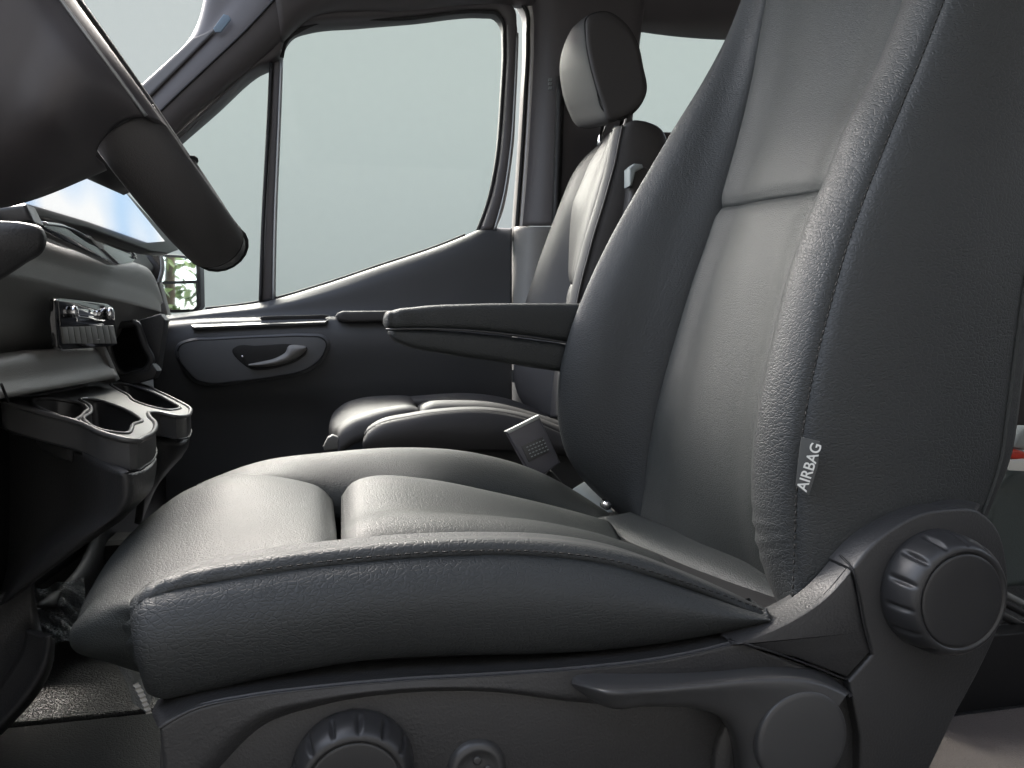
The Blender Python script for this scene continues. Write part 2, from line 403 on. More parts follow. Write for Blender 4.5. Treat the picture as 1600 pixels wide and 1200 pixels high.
# front (thigh) panel: rows run from the rear seam over the nose down to the underside
near = row([(528,866),(400,884),(290,908),(215,930),(165,955),(142,985),(150,1015),(205,1036),(270,1064)], .675)
midn = row([(527,830),(400,838),(290,860),(212,890),(150,932),(122,975),(130,1012),(175,1036),(260,1060)], .76)
mid  = row([(526,800),(400,792),(300,812),(220,850),(160,898),(132,942),(138,985),(175,1015),(250,1040)], .87)
far_ = row([(523,768),(400,745),(315,762),(250,795),(200,838),(175,880),(175,930),(205,965),(270,985)], .98)
far2 = row([(518,757),(410,738),(325,752),(265,782),(222,825),(205,870),(205,910),(225,940),(290,960)], 1.04)
near0 = row([(528,872,.655),(400,892,.645),(290,916,.632),(232,938,.620),(206,952,.612),(196,975,.612),(198,1005,.612),(214,1040,.612),(270,1075,.62)], 1)
nearm = [p + Vector((k, 0, 0)) for p, k in zip(lerp(near0, near, .45), (0, 0, 0, .004, .016, .026, .028, .020, .0))]
def fold(g, d):
    s = np.exp(-(d[0] / .05) ** 2) * np.exp(-((g[..., 2] - P(190, 935, .68).z) / .03) ** 2)
    return s * .003 * np.sin(g[..., 2] * 420)
loft('thigh_cushion', [near0, nearm, near, midn, mid, far_, far2], LF, seat, nu=80, nv=60, tuck=(0, 0, .010, 0), tw=.012, wrinkle=fold, toward=Vector((-2, 0, 4)))
# centre panel
cn = row([(533,866),(640,858),(760,856),(880,862),(980,880),(1050,903)], .685)
cm = row([(531,806),(610,797),(710,803),(810,818),(905,842),(985,868)], .84)
cf = row([(528,768),(580,752),(660,757),(770,779),(865,800),(940,818)], 1.0)
loft('seat_centre', [off(cn, 0, -.02, -.03), cn, cm, cf, off(cf, 0, .02, -.015)], LF, seat, nu=70, nv=44, tuck=(0, .006, .012, 0), tw=.012, bulge=.004, toward=UP)
# far bolster
fi = row([(300,790),(400,752),(528,775),(640,768),(760,792),(860,812),(960,835)], .985)
fb = row([(305,770),(405,734),(520,733),(640,730),(755,745),(852,770),(957,818)], 1.02)
fc = row([(310,757),(405,722),(510,707),(625,699),(740,707),(840,736),(957,806)], 1.075)
loft('seat_bolster', [off(fi, 0, -.01, -.03), fi, fb, fc, off(fc, 0, .045, -.03), off(fc, 0, .055, -.14)], LF, seat, nu=80, nv=40, toward=UP)
# rear of the cushion, running under the backrest
loft('seat_rear_pad', [[P(925,806,1.0), P(1000,850,.88), P(1090,895,.77), P(1205,952,.67)],
                       [P(948,806,1.0), P(1030,842,.88), P(1115,882,.77), P(1225,938,.67)],
                       [P(985,800,1.0), P(1070,835,.88), P(1160,872,.77), P(1270,925,.67)]], LF, seat, nu=40, nv=20, tuck=(.006, 0, 0, 0), tw=.01)
# dark body of the seat below the leather
bx0, bx1 = P(215, 1100, .62).x, P(1200, 1000, .62).x
box('seat_base', (bx0 + .03, .625, FLOOR_Z), (bx1 + .12, 1.10, P(600, 1030, .62).z), M['black'], seat, bev=.01)

# --- backrest
sil  = [(1182,-40),(1140,55),(1100,125),(1050,205),(1000,290),(955,370),(915,455),(886,535),(873,600),(873,660),(890,720),(925,765),(962,793),(1000,815)]
seamf= [(1206,-40),(1190,50),(1178,120),(1160,200),(1135,290),(1110,370),(1082,450),(1058,530),(1038,600),(1024,660),(1014,720),(1008,765),(1003,795),(1001,818)]
S = row(sil, 1.085); Q = row(seamf, 1.0)
loft('backrest_bolster', [off(S, .16, .03, 0), off(S, .05, .03, 0), S, lerp(S, Q, .33, (-.018, 0, 0)), lerp(S, Q, .7, (-.008, 0, 0)), Q, off(Q, .03, -.005, 0)], L, seat, nu=90, nv=50, skirt=.01, toward=FWD)
edge = [(1425,-40),(1395,45),(1365,115),(1325,190),(1287,285),(1256,360),(1230,440),(1208,530),(1192,600),(1181,665),(1175,740),(1178,815),(1192,885),(1217,948)]
E = row(edge, .665)
Ein = off(E, .035, .03, 0)
def sub(r, t0, t1, n=10):
    c = curve([tuple(p) for p in r], 201); return [Vector(c[int(round(200 * (t0 + (t1 - t0) * i / (n - 1))))]) for i in range(n)]
def tpar(r, target):
    c = curve([tuple(p) for p in r], 201); return float(np.argmin(np.linalg.norm(c - np.asarray(tuple(target)), axis=1))) / 200
tq, te = tpar(Q, P(1125, 325, 1.0)), tpar(E, P(1290, 278, .665))
for nm, a, b, tk in (('backrest_centre', (0, tq), (0, te), (0, 0, 0, .006)), ('backrest_centre', (tq, 1), (te, 1), (0, 0, .006, .0))):
    q, e = sub(Q, *a), sub(Ein, *b)
    loft(nm, [off(q, .02, .01, 0), q, lerp(q, e, .25, (-.006, 0, 0)), lerp(q, e, .5, (-.010, 0, 0)), lerp(q, e, .78, (-.004, 0, 0)), e, off(e, .02, -.01, 0)], LF, seat, nu=64, nv=40, tuck=tk, tw=.010, toward=FWD)
cs = [lerp(sub(Q, tq, 1), sub(Ein, te, 1), t)[0] for t in (0, .25, .5, .75, 1)]
seam2 = [(1490,-40),(1455,50),(1425,125),(1390,210),(1352,305),(1322,390),(1298,475),(1275,565),(1260,640),(1250,710),(1245,770),(1242,830),(1240,885),(1238,935)]
S2 = row(seam2, .612)
def gather(g, d):
    return np.exp(-((g[..., 2] - P(1230, 850, .63).z) / .025) ** 2) * .0016 * np.sin(g[..., 2] * 700 + g[..., 0] * 120)
loft('backrest_bolster', [off(Ein, .03, .01, 0), Ein, off(E, .008, .014, 0), E, lerp(E, S2, .35, (-.006, -.004, 0)), lerp(E, S2, .75, (-.002, -.006, 0)), S2], L, seat, nu=110, nv=44, tuck=(0, .004, 0, 0), tw=.006, wrinkle=gather, toward=FWD)
redge = [(1690,-40),(1672,50),(1660,130),(1646,215),(1634,300),(1622,390),(1612,470),(1603,545),(1596,605),(1590,655),(1582,705),(1568,748),(1550,790),(1530,850)]
RE = row(redge, .62)
low = S2[-1]
loft('side_panel', [S2, lerp(S2, RE, .14, (0, -.013, 0)), lerp(S2, RE, .32, (0, -.022, 0)), lerp(S2, RE, .58, (0, -.025, 0)), lerp(S2, RE, .88, (0, -.012, 0)), RE, off(RE, .02, .03, 0), off(RE, .02, .2, 0), off(RE, .02, .46, 0)], L, seat, nu=110, nv=60, tuck=(.004, 0, 0, 0), tw=.006, toward=NEAR)
loft('back_piping', [lerp(S2, RE, .88, (0, -.011, 0)), lerp(S2, RE, .893, (0, -.0145, 0)), lerp(S2, RE, .906, (0, -.009, 0))], M['leather_fine'], seat, nu=90, nv=7, skirt=.004)
stitches('stitching', [p + Vector((-.0016, -.0026, 0)) for p in S2], .0075, M['stitch'], seat, r=.0007)
# --- airbag tag on the outer seam
tp = plane(P(1255,688,.598), P(1256,760,.598), P(1281,690,.590))
tag_o = [PP(*p, tp) for p in [(1252,683),(1281,690),(1278,728),(1264,774),(1243,759),(1247,720)]]
tag = plate('airbag_tag', tag_o, .0012, M['grey_tag'], seat, bev=.0003)
def text(name, body, o, ux, uy, size, m, parent, ext=.0002):
    cu = bpy.data.curves.new(name, 'FONT'); cu.body = body; cu.size = size; cu.extrude = ext; cu.align_x = 'CENTER'; cu.align_y = 'CENTER'; cu.offset = .013 * size
    tmp = bpy.data.objects.new(name, cu); sc.collection.objects.link(tmp); bpy.context.view_layer.update()
    me = bpy.data.meshes.new_from_object(tmp); bpy.data.objects.remove(tmp)
    me.materials.clear(); me.materials.append(m); me.name = name
    ob = bpy.data.objects.new(name, me); sc.collection.objects.link(ob)
    ux = ux.normalized(); n = ux.cross(uy).normalized(); uy = n.cross(ux)
    mt = Matrix((ux, uy, n)).transposed().to_4x4(); mt.translation = o - abs_loc(parent)
    ob.parent = parent; ob.matrix_local = mt; return ob
to_eye = (EYE - PP(1264,728,tp)).normalized()
text('lettering', 'AIRBAG', PP(1265,730,tp) + to_eye * .0008, PP(1275,702,tp) - PP(1256,760,tp), PP(1250,724,tp) - PP(1280,735,tp), .0128, M['white_print'], tag)

# --- plastic side shield
sh_top = [(238,1112),(290,1088),(380,1070),(480,1058),(620,1047),(760,1040),(900,1030),(1040,1011),(1130,990),(1180,975),(1228,955),(1278,922),(1315,866),(1345,836),(1385,806),(1440,783),(1492,777),(1530,787)]
sh_cr  = [(252,1140),(300,1112),(385,1092),(484,1079),(622,1066),(760,1058),(900,1048),(1042,1031),(1138,1010),(1192,993),(1245,968),(1292,935),(1332,890),(1364,852),(1400,824),(1446,802),(1490,796),(1516,803)]
def dens(pts, n=60):
    q = curve([(p[0], p[1], 0) for p in pts], n); return [(a, b) for a, b, _ in q]
shA = dens(sh_cr[:9], 60) + [(1152,1004),(1240,1033),(1322,1065),(1338,1120),(1335,1290),(700,1290),(262,1290),(248,1200)]
px_plate('side_shield', shA, .577, .03, M['plastic'], seat, bev=.002, seg=2)
T_, C_ = row(sh_top, .600), row(sh_cr, .571)
loft('shield_edge', [off(T_, 0, .02, 0), T_, lerp(T_, C_, .5, (0, -.003, .0)), lerp(T_, C_, .9, (0, -.002, 0)), off(C_, 0, .003, -.002)], M['plastic'], seat, nu=160, nv=24, skirt=.004, toward=NEAR + Vector((0, 0, 4)))
band_t = row([(250,1138),(300,1111),(385,1091),(484,1078),(622,1065),(760,1057),(900,1047),(1042,1030),(1138,1009),(1160,1006)], .5725)
band_m = row([(262,1270),(330,1180),(405,1120),(490,1096),(622,1078),(760,1076),(900,1090),(1020,1096),(1150,1080),(1290,1056)], .5705)
band_b = row([(268,1290),(345,1200),(412,1135),(495,1105),(622,1084),(760,1081),(900,1097),(1020,1103),(1160,1092),(1310,1064)], .578)
loft('upper_trim', [band_t, lerp(band_t, band_m, .5, (0, -.0005, 0)), band_m, band_b], M['plastic'], seat, nu=90, nv=22, skirt=.002)
shB = [(1146,1007),(1192,992),(1245,967),(1292,934),(1330,892),(1340,930),(1348,975),(1360,1019),(1324,1058),(1242,1027)]
shB = dens(shB[:5], 30) + dens(shB[5:8], 12) + shB[8:]
px_plate('hinge_cover', shB, .569, .03, M['plastic'], seat, bev=.002, seg=2)
shC = [(1334,889),(1364,851),(1400,823),(1446,801),(1490,795),(1524,796),(1556,822),(1574,880),(1576,930),(1558,990),(1530,1050),(1495,1115),(1445,1220),(1400,1300),(1344,1300),(1344,1150),(1327,1066),(1364,1024),(1353,978),(1344,930)]
shC = dens(shC[:12], 70) + shC[12:17] + dens(shC[17:], 14)
px_plate('recliner_cover', shC, .567, .05, M['plastic'], seat, bev=.003, seg=3)
tube('panel_gap', row([(1313,868,.585),(1332,890,.568),(1341,930,.567),(1350,978,.566),(1362,1022,.566)], .57), .0009, M['black'], seat, n=40, sides=6)
tube('panel_gap', row([(1140,998,.578),(1160,1004,.570),(1240,1030,.568),(1324,1063,.567)], .57), .0009, M['black'], seat, n=30, sides=6)

def knob(name, u, v, Y, rad, h, parent, n_notch, phase=0., cap=True):
    c = P(u, v, Y)
    def mod(r, z, q):
        k = ((q + phase) / (2 * math.pi) * n_notch) % 1.0; dd = abs(k - .5) * 2 * math.pi / n_notch * rad   # metres from notch centre
        g = math.exp(-(dd / (rad * .042)) ** 4)
        zz = z / h
        prof = max(0, 1 - abs((zz - .52) / .42) ** 3)
        return r - g * prof * rad * .065
    pr = [(rad*.95, -.012), (rad, -.002), (rad, .002), (rad*.995, h*.15), (rad*.99, h*.3), (rad*.98, h*.45), (rad*.965, h*.6), (rad*.945, h*.72), (rad*.915, h*.83), (rad*.88, h*.92), (rad*.84, h*.98), (rad*.80, h), (rad*.775, h*.985), (rad*.765, h*.94), (rad*.755, h*.94)]
    k = lathe(name, pr, c, (0, -1, 0), M['knob'], parent, seg=n_notch * 16, mod=mod)
    lathe('knob_cap', [(rad*.75, h*.9), (rad*.75, h*.955), (rad*.735, h*.985), (rad*.70, h*.995), (rad*.45, h*1.0), (rad*.2, h*1.0)], c, (0, -1, 0), M['knob'], k, seg=72)
    return k
knob('recline_knob', 1462, 921, .563, .0535, .031, seat, 14, phase=.1)
knob('lumbar_knob', 552, 1203, .572, .0455, .026, seat, 14, phase=.1)
# round cushion switch
sw = lathe('seat_switch', [(.024, -.004), (.0240, .0015), (.0225, .006), (.019, .0095), (.0165, .0095), (.0145, .0075), (.009, .0075), (.003, .0075)], P(743, 1196, .580), (0, -1, 0), M['plastic_smooth'], seat, seg=48)
for a in range(4):
    q = a * math.pi / 2
    lathe('dimple', [(.0034, .0066), (.0034, .0086), (.0024, .0092), (.0012, .0092)], P(743, 1196, .580) + Vector((math.cos(q), 0, math.sin(q))) * .0085, (0, -1, 0), M['plastic_smooth'], sw, seg=16)
lathe('switch_collar', [(.0285, -.004), (.0285, .001), (.027, .002), (.0255, .001), (.0255, -.004)], P(743, 1196, .580), (0, -1, 0), M['black'], seat, seg=48)
# height lever
lt = row([(890,1062,.576),(902,1053),(1000,1051),(1100,1048),(1200,1040),(1270,1046),(1330,1082)], .574)
lc = row([(892,1068,.570),(936,1079),(1010,1078),(1100,1071),(1180,1064),(1250,1066),(1318,1092)], .533)
lb = row([(897,1075,.572),(943,1103),(1010,1104),(1085,1107),(1140,1128),(1172,1180),(1180,1290)], .541)
loft('height_lever', [off(lt, 0, .012, 0), lt, lerp(lt, lc, .55, (0, -.003, 0)), lc, lerp(lc, lb, .4, (0, -.002, 0)), lb, [Vector((p.x, .577, p.z + .002)) for p in lb]], M['plastic_smooth'], seat, nu=60, nv=36, skirt=0)
lathe('lever_disc', [(.0405, -.012), (.0405, .003), (.0395, .0045), (.036, .0052), (.02, .0058), (.006, .006)], P(1250, 1153, .536), (0, -1, 0), M['plastic_smooth'], seat, seg=72)
pc = lathe('lever_pivot', [(.062, -.02), (.062, .002), (.060, .005), (.045, .006), (.02, .006)], P(1215, 1180, .575), (0, -1, 0), M['plastic'], seat, seg=72)

# --- armrest of the driver seat, folded down
def armrest(parent, m):
    def sect(u, vt, vb, y0, y1, ex=4.5, n=44):
        a, b = P(u, vt, y0), P(u, vb, y0); c = (a + b) / 2; hz = (a.z - b.z) / 2; hy = (y1 - y0) / 2; r = []
        for q in np.linspace(0, 2*math.pi, n, endpoint=False):
            cq, sq = math.cos(q), math.sin(q)
            r.append(Vector((c.x + (a.x - c.x) * sq, (y0+y1)/2 + hy * math.copysign(abs(cq) ** (2/ex), cq), c.z + hz * math.copysign(abs(sq) ** (2/ex), sq))))
        return r
    Y0, Y1 = 1.10, 1.165
    up = [sect(601,497,505,Y0+.012,Y1-.012), sect(604,490,511,Y0+.004,Y1-.004), sect(614,485,514,Y0,Y1), sect(650,479,515,Y0,Y1), sect(740,474,518,Y0,Y1), sect(830,473,528,Y0,Y1), sect(960,474,548,Y0,Y1)]
    lo = [sect(609,516,522,Y0+.010,Y1-.010), sect(615,515,530,Y0+.003,Y1-.003), sect(630,515,538,Y0,Y1), sect(700,517,554,Y0,Y1), sect(780,524,566,Y0,Y1), sect(860,534,579,Y0,Y1), sect(960,549,590,Y0,Y1)]
    def dense(sl):
        A = np.asarray([[tuple(p) for p in r] for r in sl]); t = chord(A.mean(1)); q = np.linspace(0, 1, 60) ** 1.5
        return np.stack([spline(A[:, k], t, tq=q) for k in range(A.shape[1])], axis=1)
    a = rings('armrest', dense(up), m, parent); b = rings('lower_pad', dense(lo), m, a)
    tube('piping', row([(603,515),(640,514),(740,517),(830,527),(930,543)], Y0 - .001), .0016, M['plastic_smooth'], a, n=30, sides=8)
armrest(seat, L)

# ================================================================== BUCKLE BETWEEN THE SEATS
bk = thing('belt_buckle', 'grey seat belt buckle standing up between the two front seats', 'belt buckle', tuple(P(860, 745, 1.16)))
bp = plane(P(795,675,1.15), P(843,650,1.15), P(826,740,1.14))
plate('buckle_body', [PP(*p, bp) for p in [(791,673),(842,649),(876,723),(848,743),(828,740)]], .02, M['buckle'], bk, bev=.0025)
plate('press_button', [PP(*p, bp) + (EYE - PP(*p, bp)) * .001 for p in [(790,674),(842,648),(845,653),(795,678)]], .018, M['metal_trim'], bk, bev=.0008)
lbp = plate('info_plate', [PP(*p, bp) + (EYE - PP(*p, bp)) * .002 for p in [(815,697),(848,683),(858,706),(826,722)]], .002, M['plastic_smooth'], bk, bev=.0004, smooth_outline=0)
ux = PP(848,683,bp) - PP(815,697,bp); uy = PP(815,697,bp) - PP(826,722,bp)
for r_ in range(4):
    for c_ in range(6):
        o_ = PP(818,696,bp) + ux * (.08 + .15 * c_ + .02 * (r_ % 2)) - uy * (.14 + .20 * r_); o_ += (EYE - o_) * .0046
        plate('print_mark', [o_, o_ + ux * .09, o_ + ux * .09 - uy * .06, o_ - uy * .06], .0003, M['strap'], lbp, bev=0)
tube('buckle_stalk', [P(852,738,1.165), P(868,755,1.165), P(890,790,1.165), P(905,830,1.165)], .009, M['black'], bk, n=14, sides=8)
stp = plane(P(893,768,1.10), P(920,748,1.12), P(945,785,1.08))
plate('webbing_end', [PP(*p, stp) for p in [(891,766),(920,748),(946,780),(958,800),(925,800),(905,778)]], .004, M['strap'], bk, bev=.001)
lathe('anchor_bolt', [(.007, -.01), (.007, .003), (.0055, .0055), (.002, .0065)], P(948, 789, 1.03), (0, -1, 0), M['chrome'], seat, seg=20)

# ================================================================== PASSENGER SEAT
ps = thing('passenger_seat', 'black leather passenger seat with headrest behind the driver seat beside the door', 'seat', (P(700, 640, 1.7).x, 1.7, FLOOR_Z))
B = M['leather_brown']
pt = row([(566,676),(585,664),(640,650),(700,642),(760,641),(820,652),(880,676),(930,700)], 1.44)
pm = row([(567,690),(590,684),(640,674),(700,670),(760,670),(820,676),(880,695),(930,712)], 1.425)
pb = row([(570,720),(590,716),(640,710),(700,706),(760,705),(820,706),(880,712),(930,725)], 1.435)
loft('side_panel', [pt, pm, pb], B, ps, nu=50, nv=16, tuck=(.003, 0, .006, 0), tw=.006)
pcr = row([(568,672),(588,658),(640,645),(700,637),(760,636),(820,646),(880,668),(930,694)], 1.47)
loft('seat_bolster', [pt, pcr, off(pcr, 0, .04, -.012), off(pcr, 0, .07, -.05)], B, ps, nu=50, nv=18, tuck=(.003, 0, .004, 0), tw=.006, toward=UP)
a = row([(655,645),(610,650),(575,660),(545,672),(528,688),(530,704)], 1.50)
b = row([(652,634),(605,637),(568,644),(538,655),(520,672),(520,690)], 1.62)
c = row([(650,629),(600,629),(560,634),(530,646),(515,662),(514,680)], 1.74)
d = row([(648,624),(600,624),(562,628),(536,638),(520,655),(518,672)], 1.88)
loft('thigh_cushion', [off(a, 0, -.01, -.03), a, b, c, d, off(d, 0, .03, -.03)], B, ps, nu=40, nv=34, tuck=(0, 0, .008, 0), tw=.012, toward=Vector((-2, 0, 4)))
a = row([(658,646),(700,645),(770,648),(850,668),(930,695)], 1.5)
b = row([(656,633),(700,632),(760,636),(840,656),(930,684)], 1.66)
c = row([(652,627),(700,625),(760,630),(840,650),(930,678)], 1.8)
loft('seat_centre', [off(a, 0, -.01, -.03), a, b, c], B, ps, nu=40, nv=24, tuck=(0, 0, .009, 0), tw=.012, bulge=.003, toward=UP)
a = row([(600,632),(660,627),(720,626),(780,634),(860,660)], 1.79)
b = row([(600,624),(660,618),(725,614),(785,621),(870,655)], 1.87)
loft('seat_bolster', [a, b, off(b, 0, .05, -.02), off(b, 0, .06, -.14)], B, ps, nu=40, nv=20, toward=UP)
box('seat_base', (P(575, 700, 1.5).x + .01, 1.455, FLOOR_Z), (P(930, 700, 1.5).x, 1.92, P(600, 700, 1.44).z), M['plastic'], ps, bev=.01)
plate('seat_latch', row([(505,698),(512,684),(520,680),(530,684),(530,702),(507,704)], 1.50), .02, M['plastic_grey'], ps, bev=.003)
# backrest
silp = [(966,196),(945,222),(915,247),(895,275),(880,310),(862,355),(845,400),(830,445),(816,490),(806,545),(803,590),(812,622),(835,650)]
bolp = [(968,198),(950,222),(930,250),(914,285),(900,320),(896,360),(895,400),(895,445),(890,495),(880,545),(872,590),(868,625),(866,652)]
nearp= [(972,196),(966,225),(960,255),(952,285),(942,320),(930,358),(919,398),(908,440),(898,490),(893,545),(890,590),(890,625),(890,655)]
Sp, Bp, Np = row(silp, 1.93), row(bolp, 1.80), row(nearp, 1.53)
loft('backrest_bolster', [off(Sp, .12, .03, 0), off(Sp, .04, .025, 0), Sp, lerp(Sp, Bp, .4, (-.012, 0, 0)), lerp(Sp, Bp, .8, (0, 0, 0)), off(Bp, .02, -.01, 0)], B, ps, nu=60, nv=34, skirt=.006, toward=FWD)
Nb = off(Np, .012, .05, 0)
kk = 7
for q, n_ in ((Bp[:kk+1], Nb[:kk+1]), (Bp[kk:], Nb[kk:])):
    loft('backrest_centre', [off(q, .015, .01, 0), q, lerp(q, n_, .5, (-.012, 0, 0)), n_, off(n_, .02, -.01, 0)], B, ps, nu=40, nv=26, tuck=(0, 0, .006 if q[0] != Bp[0] else 0, .006 if q[-1] != Bp[-1] else 0), tw=.012)
loft('backrest_bolster', [off(Nb, .03, 0, 0), Nb, lerp(Nb, Np, .5, (-.016, 0, 0)), Np], B, ps, nu=60, nv=20, skirt=.006, toward=FWD)
rgt = [(1010,190),(1030,200),(1040,225),(1040,260),(1035,300),(1030,345),(1022,398),(1015,445),(1008,495),(1002,545),(996,590),(992,625),(990,655)]
Rp = row(rgt, 1.54)
loft('side_panel', [Np, lerp(Np, Rp, .3, (0, -.012, .004)), lerp(Np, Rp, .8, (0, -.010, 0)), Rp, off(Rp, .03, .05, 0), off(Rp, .03, .38, 0)], M['leather_brown'], ps, nu=60, nv=30, tuck=(.004, 0, 0, 0), tw=.005, toward=NEAR)
tube('piping', off(Np, 0, -.003, 0), .0022, B, ps, n=60, sides=6)
# small tag low on the far bolster
plate('airbag_tag', row([(797,578),(803,578),(804,598),(799,597)], 1.94), .002, M['grey_tag'], ps, bev=0)
# headrest and its posts
nr = [(916,27),(915,52),(921,92),(931,131),(941,163),(953,190),(970,187),(989,178),(1010,152),(1006,105),(984,42),(948,17)]
fr = [(893,44),(879,70),(872,100),(874,135),(884,172),(903,202),(920,203),(945,190),(972,158),(970,115),(952,62),(925,32)]
Nn, Ff = row(nr, 1.58), row(fr, 1.84)
n_c = closed(Nn, 60); f_c = closed(Ff, 60); cN, cF = n_c.mean(0), f_c.mean(0)
hr = []
for t, s in ((0, .80), (0, .93), (.03, .985), (.12, 1.0), (.5, 1.01), (.85, 1.0), (.97, .97), (1.0, .85)):
    g = n_c * (1 - t) + f_c * t; cc = g.mean(0); hr.append(cc + (g - cc) * s)
rings('headrest', hr, B, ps)
tube('headrest_seam', closed([Vector(tuple(p)) for p in hr[2]][::5], 60).tolist() + [tuple(hr[2][0])], .0018, M['black'], ps, n=80, sides=6)
tube('headrest_post', [P(983,160,1.63), P(966,215,1.63)], .006, M['chrome'], ps, n=6)
tube('headrest_post', [P(945,190,1.78), P(936,228,1.78)], .006, M['chrome'], ps, n=6)
# passenger's own armrest folded up beside the backrest
ar = [(990,262),(1000,257),(1015,262),(1022,300),(1010,400),(990,405),(985,300)]
plate('armrest_glint', row([(984,262),(992,255),(1004,256),(1006,262),(994,268),(988,290),(984,290)], 1.47), .03, M['strap'], ps, bev=.004)  # pale plate paints the bright reflection at the armrest top
plate('folded_armrest', row(ar, 1.49), .06, M['leather_brown'], ps, bev=.012, seg=4, smooth_outline=40)

# ================================================================== PASSENGER DOOR
door = thing('passenger_door', 'far passenger door with grey panel, pull handle, window and wing mirror', 'door', (P(520, 600, 2.0).x, 2.05, FLOOR_Z))
D = M['door_plastic']
belt = [(236,497),(320,484),(415,471),(500,447),(590,417),(680,387),(728,368),(750,359),(800,357)]
b2   = [(236,500),(320,489),(415,478),(500,458),(590,430),(680,400),(730,382),(752,376),(800,376)]
s_b  = [(234,506),(300,500),(400,495),(480,492),(560,489),(640,487),(700,486),(740,486),(800,486)]
s_f  = [(232,516),(300,508),(400,504),(480,501),(560,500),(640,498),(700,498),(740,498),(800,498)]
s_d  = [(234,530),(300,522),(400,517),(480,513),(560,512),(640,510),(700,510),(740,510),(800,510)]
d1   = [(240,600),(300,600),(400,600),(480,600),(560,590),(640,590),(700,590),(740,590),(800,590)]
d2   = [(245,680),(300,655),(400,648),(480,650),(560,670),(640,670),(700,670),(740,670),(800,670)]
d3   = [(245,800),(300,800),(400,800),(480,800),(560,800),(640,800),(700,800),(740,800),(800,800)]
loft('door_panel', [off(row(belt, 2.12), 0, .05, -.02), row(belt, 2.12), row(b2, 2.085), row(s_b, 2.06), row(s_f, 1.985), row(s_d, 1.972), row(d1, 1.985), row(d2, 2.03), row(d3, 2.06)], D, door, nu=120, nv=110)
# shelf switch strip, pocket and arm pad
swp = plane(P(300,506,1.995), P(515,498,1.995), P(400,497,2.03))
ssp = plate('switch_strip', [PP(*p, swp) for p in [(296,506),(304,500),(400,496),(405,502),(505,499),(516,495),(520,496),(508,503),(400,507),(302,511)]], .006, M['tray'], door, bev=.0015)
for u in (338, 358):
    plate('window_switch', [PP(*p, swp) + Vector((0, -.002, .003)) for p in [(u-7,501.5),(u+6,500.8),(u+5,503.2),(u-8,503.9)]], .006, M['piano'], ssp, bev=.0006)
plate('shelf_pocket', row([(405,497),(412,494),(505,492),(515,493),(506,498),(480,500),(410,501)], 1.99), .004, M['black'], door, bev=.001)
def sect_bar(pts_top, pts_bot, y0, y1): pass
pad = row([(524,494),(527,489),(536,486),(640,485),(640,502),(545,504),(528,501)], 1.955)
plate('arm_pad', pad, .09, M['leather_brown'], door, bev=.008, seg=4)
# handle bezel, tray and pull
bz = [(271,548),(276,537),(292,530),(335,527),(420,523),(482,521),(505,523),(516,533),(514,546),(503,566),(482,581),(430,593),(370,600),(325,604),(303,598),(287,582),(276,565)]
plate('handle_bezel', row(bz, 1.956), .03, M['bezel'], door, bev=.012, seg=4, smooth_outline=90)
bz2 = [(278,549),(282,540),(296,534),(335,531),(420,527),(482,526),(502,528),(510,536),(508,546),(498,563),(479,576),(430,588),(370,595),(327,598),(308,593),(293,579),(282,565)]
hb = plate('handle_tray', row(bz2, 1.951), .012, M['bezel'], door, bev=.003, smooth_outline=90)
tube('tray_groove', closed(row(bz2, 1.953), 60).tolist(), .0022, M['black'], door, n=120, sides=6, flat=(0, 1, .01))
cav = [(364,545),(370,541),(400,540),(470,540),(480,543),(478,553),(466,563),(440,573),(410,578),(393,577),(380,569)]
plate('handle_cavity', row(cav, 1.949), .003, M['black'], door, bev=.001, smooth_outline=70)
pull_t = row([(388,569),(410,565),(430,560),(446,551),(452,541),(478,541)], 1.940)
pull_b = row([(390,572),(412,573),(434,570),(452,565),(466,557),(479,546)], 1.940)
loft('door_handle', [off(pull_t, 0, .012, 0), pull_t, lerp(pull_t, pull_b, .5, (0, -.008, 0)), pull_b, off(pull_b, 0, .014, 0)], M['plastic_grey'], door, nu=40, nv=16, skirt=.004)
lathe('lock_pin', [(.003, 0), (.003, .004), (.001, .005)], P(379, 557, 1.946), (0, -1, 0), M['chrome'], door, seg=12)
# speaker-side vertical lip of the door
plate('screw_cap', row([(744,398),(748,392),(754,392),(757,398),(754,405),(748,405)], 2.078), .004, D, door, bev=.001, smooth_outline=20)
# window frame members, outer plane about 2.14
G = 2.14
def bar(name, ptsA, ptsB, Y, th, m, parent, **k):     # band between two traced edges
    return plate(name, row(ptsA + ptsB[::-1], Y), th, m, parent, **k)
fr_o = [(255,236),(330,168),(395,106),(430,72),(452,50),(470,34),(496,25),(560,19),(640,12),(760,3),(785,3),(803,16),(807,40),(806,140),(800,250),(786,330),(772,362)]
fr_i = [(268,228),(335,170),(400,112),(438,90),(446,64),(458,50),(482,42),(560,34.5),(640,28),(758,18),(776,20),(787,34),(789,60),(786,150),(776,260),(764,315),(748,360)]
loft('window_frame', [row(fr_o, G - .01), lerp(row(fr_o, G), row(fr_i, G), .3, (0, -.03, 0)), lerp(row(fr_o, G), row(fr_i, G), .75, (0, -.028, 0)), row(fr_i, G), off(row(fr_i, G), 0, .05, 0)], M['pillar'], door, nu=140, nv=24, skirt=.004)
seal = [(440,90),(449,62),(472,46),(640,29),(758,19),(775,21),(786,35),(788,62),(785,150),(775,260),(763,315),(746,362)]
tube('window_seal', off(row(seal, G), 0, -.004, 0), .006, M['rubber'], door, n=120, sides=8)
tube('seal_trim', off(row([(806,60),(803,140),(796,240),(783,320),(771,362)], G), -.004, -.036, 0), .004, M['metal_trim'], door, n=40, sides=8)
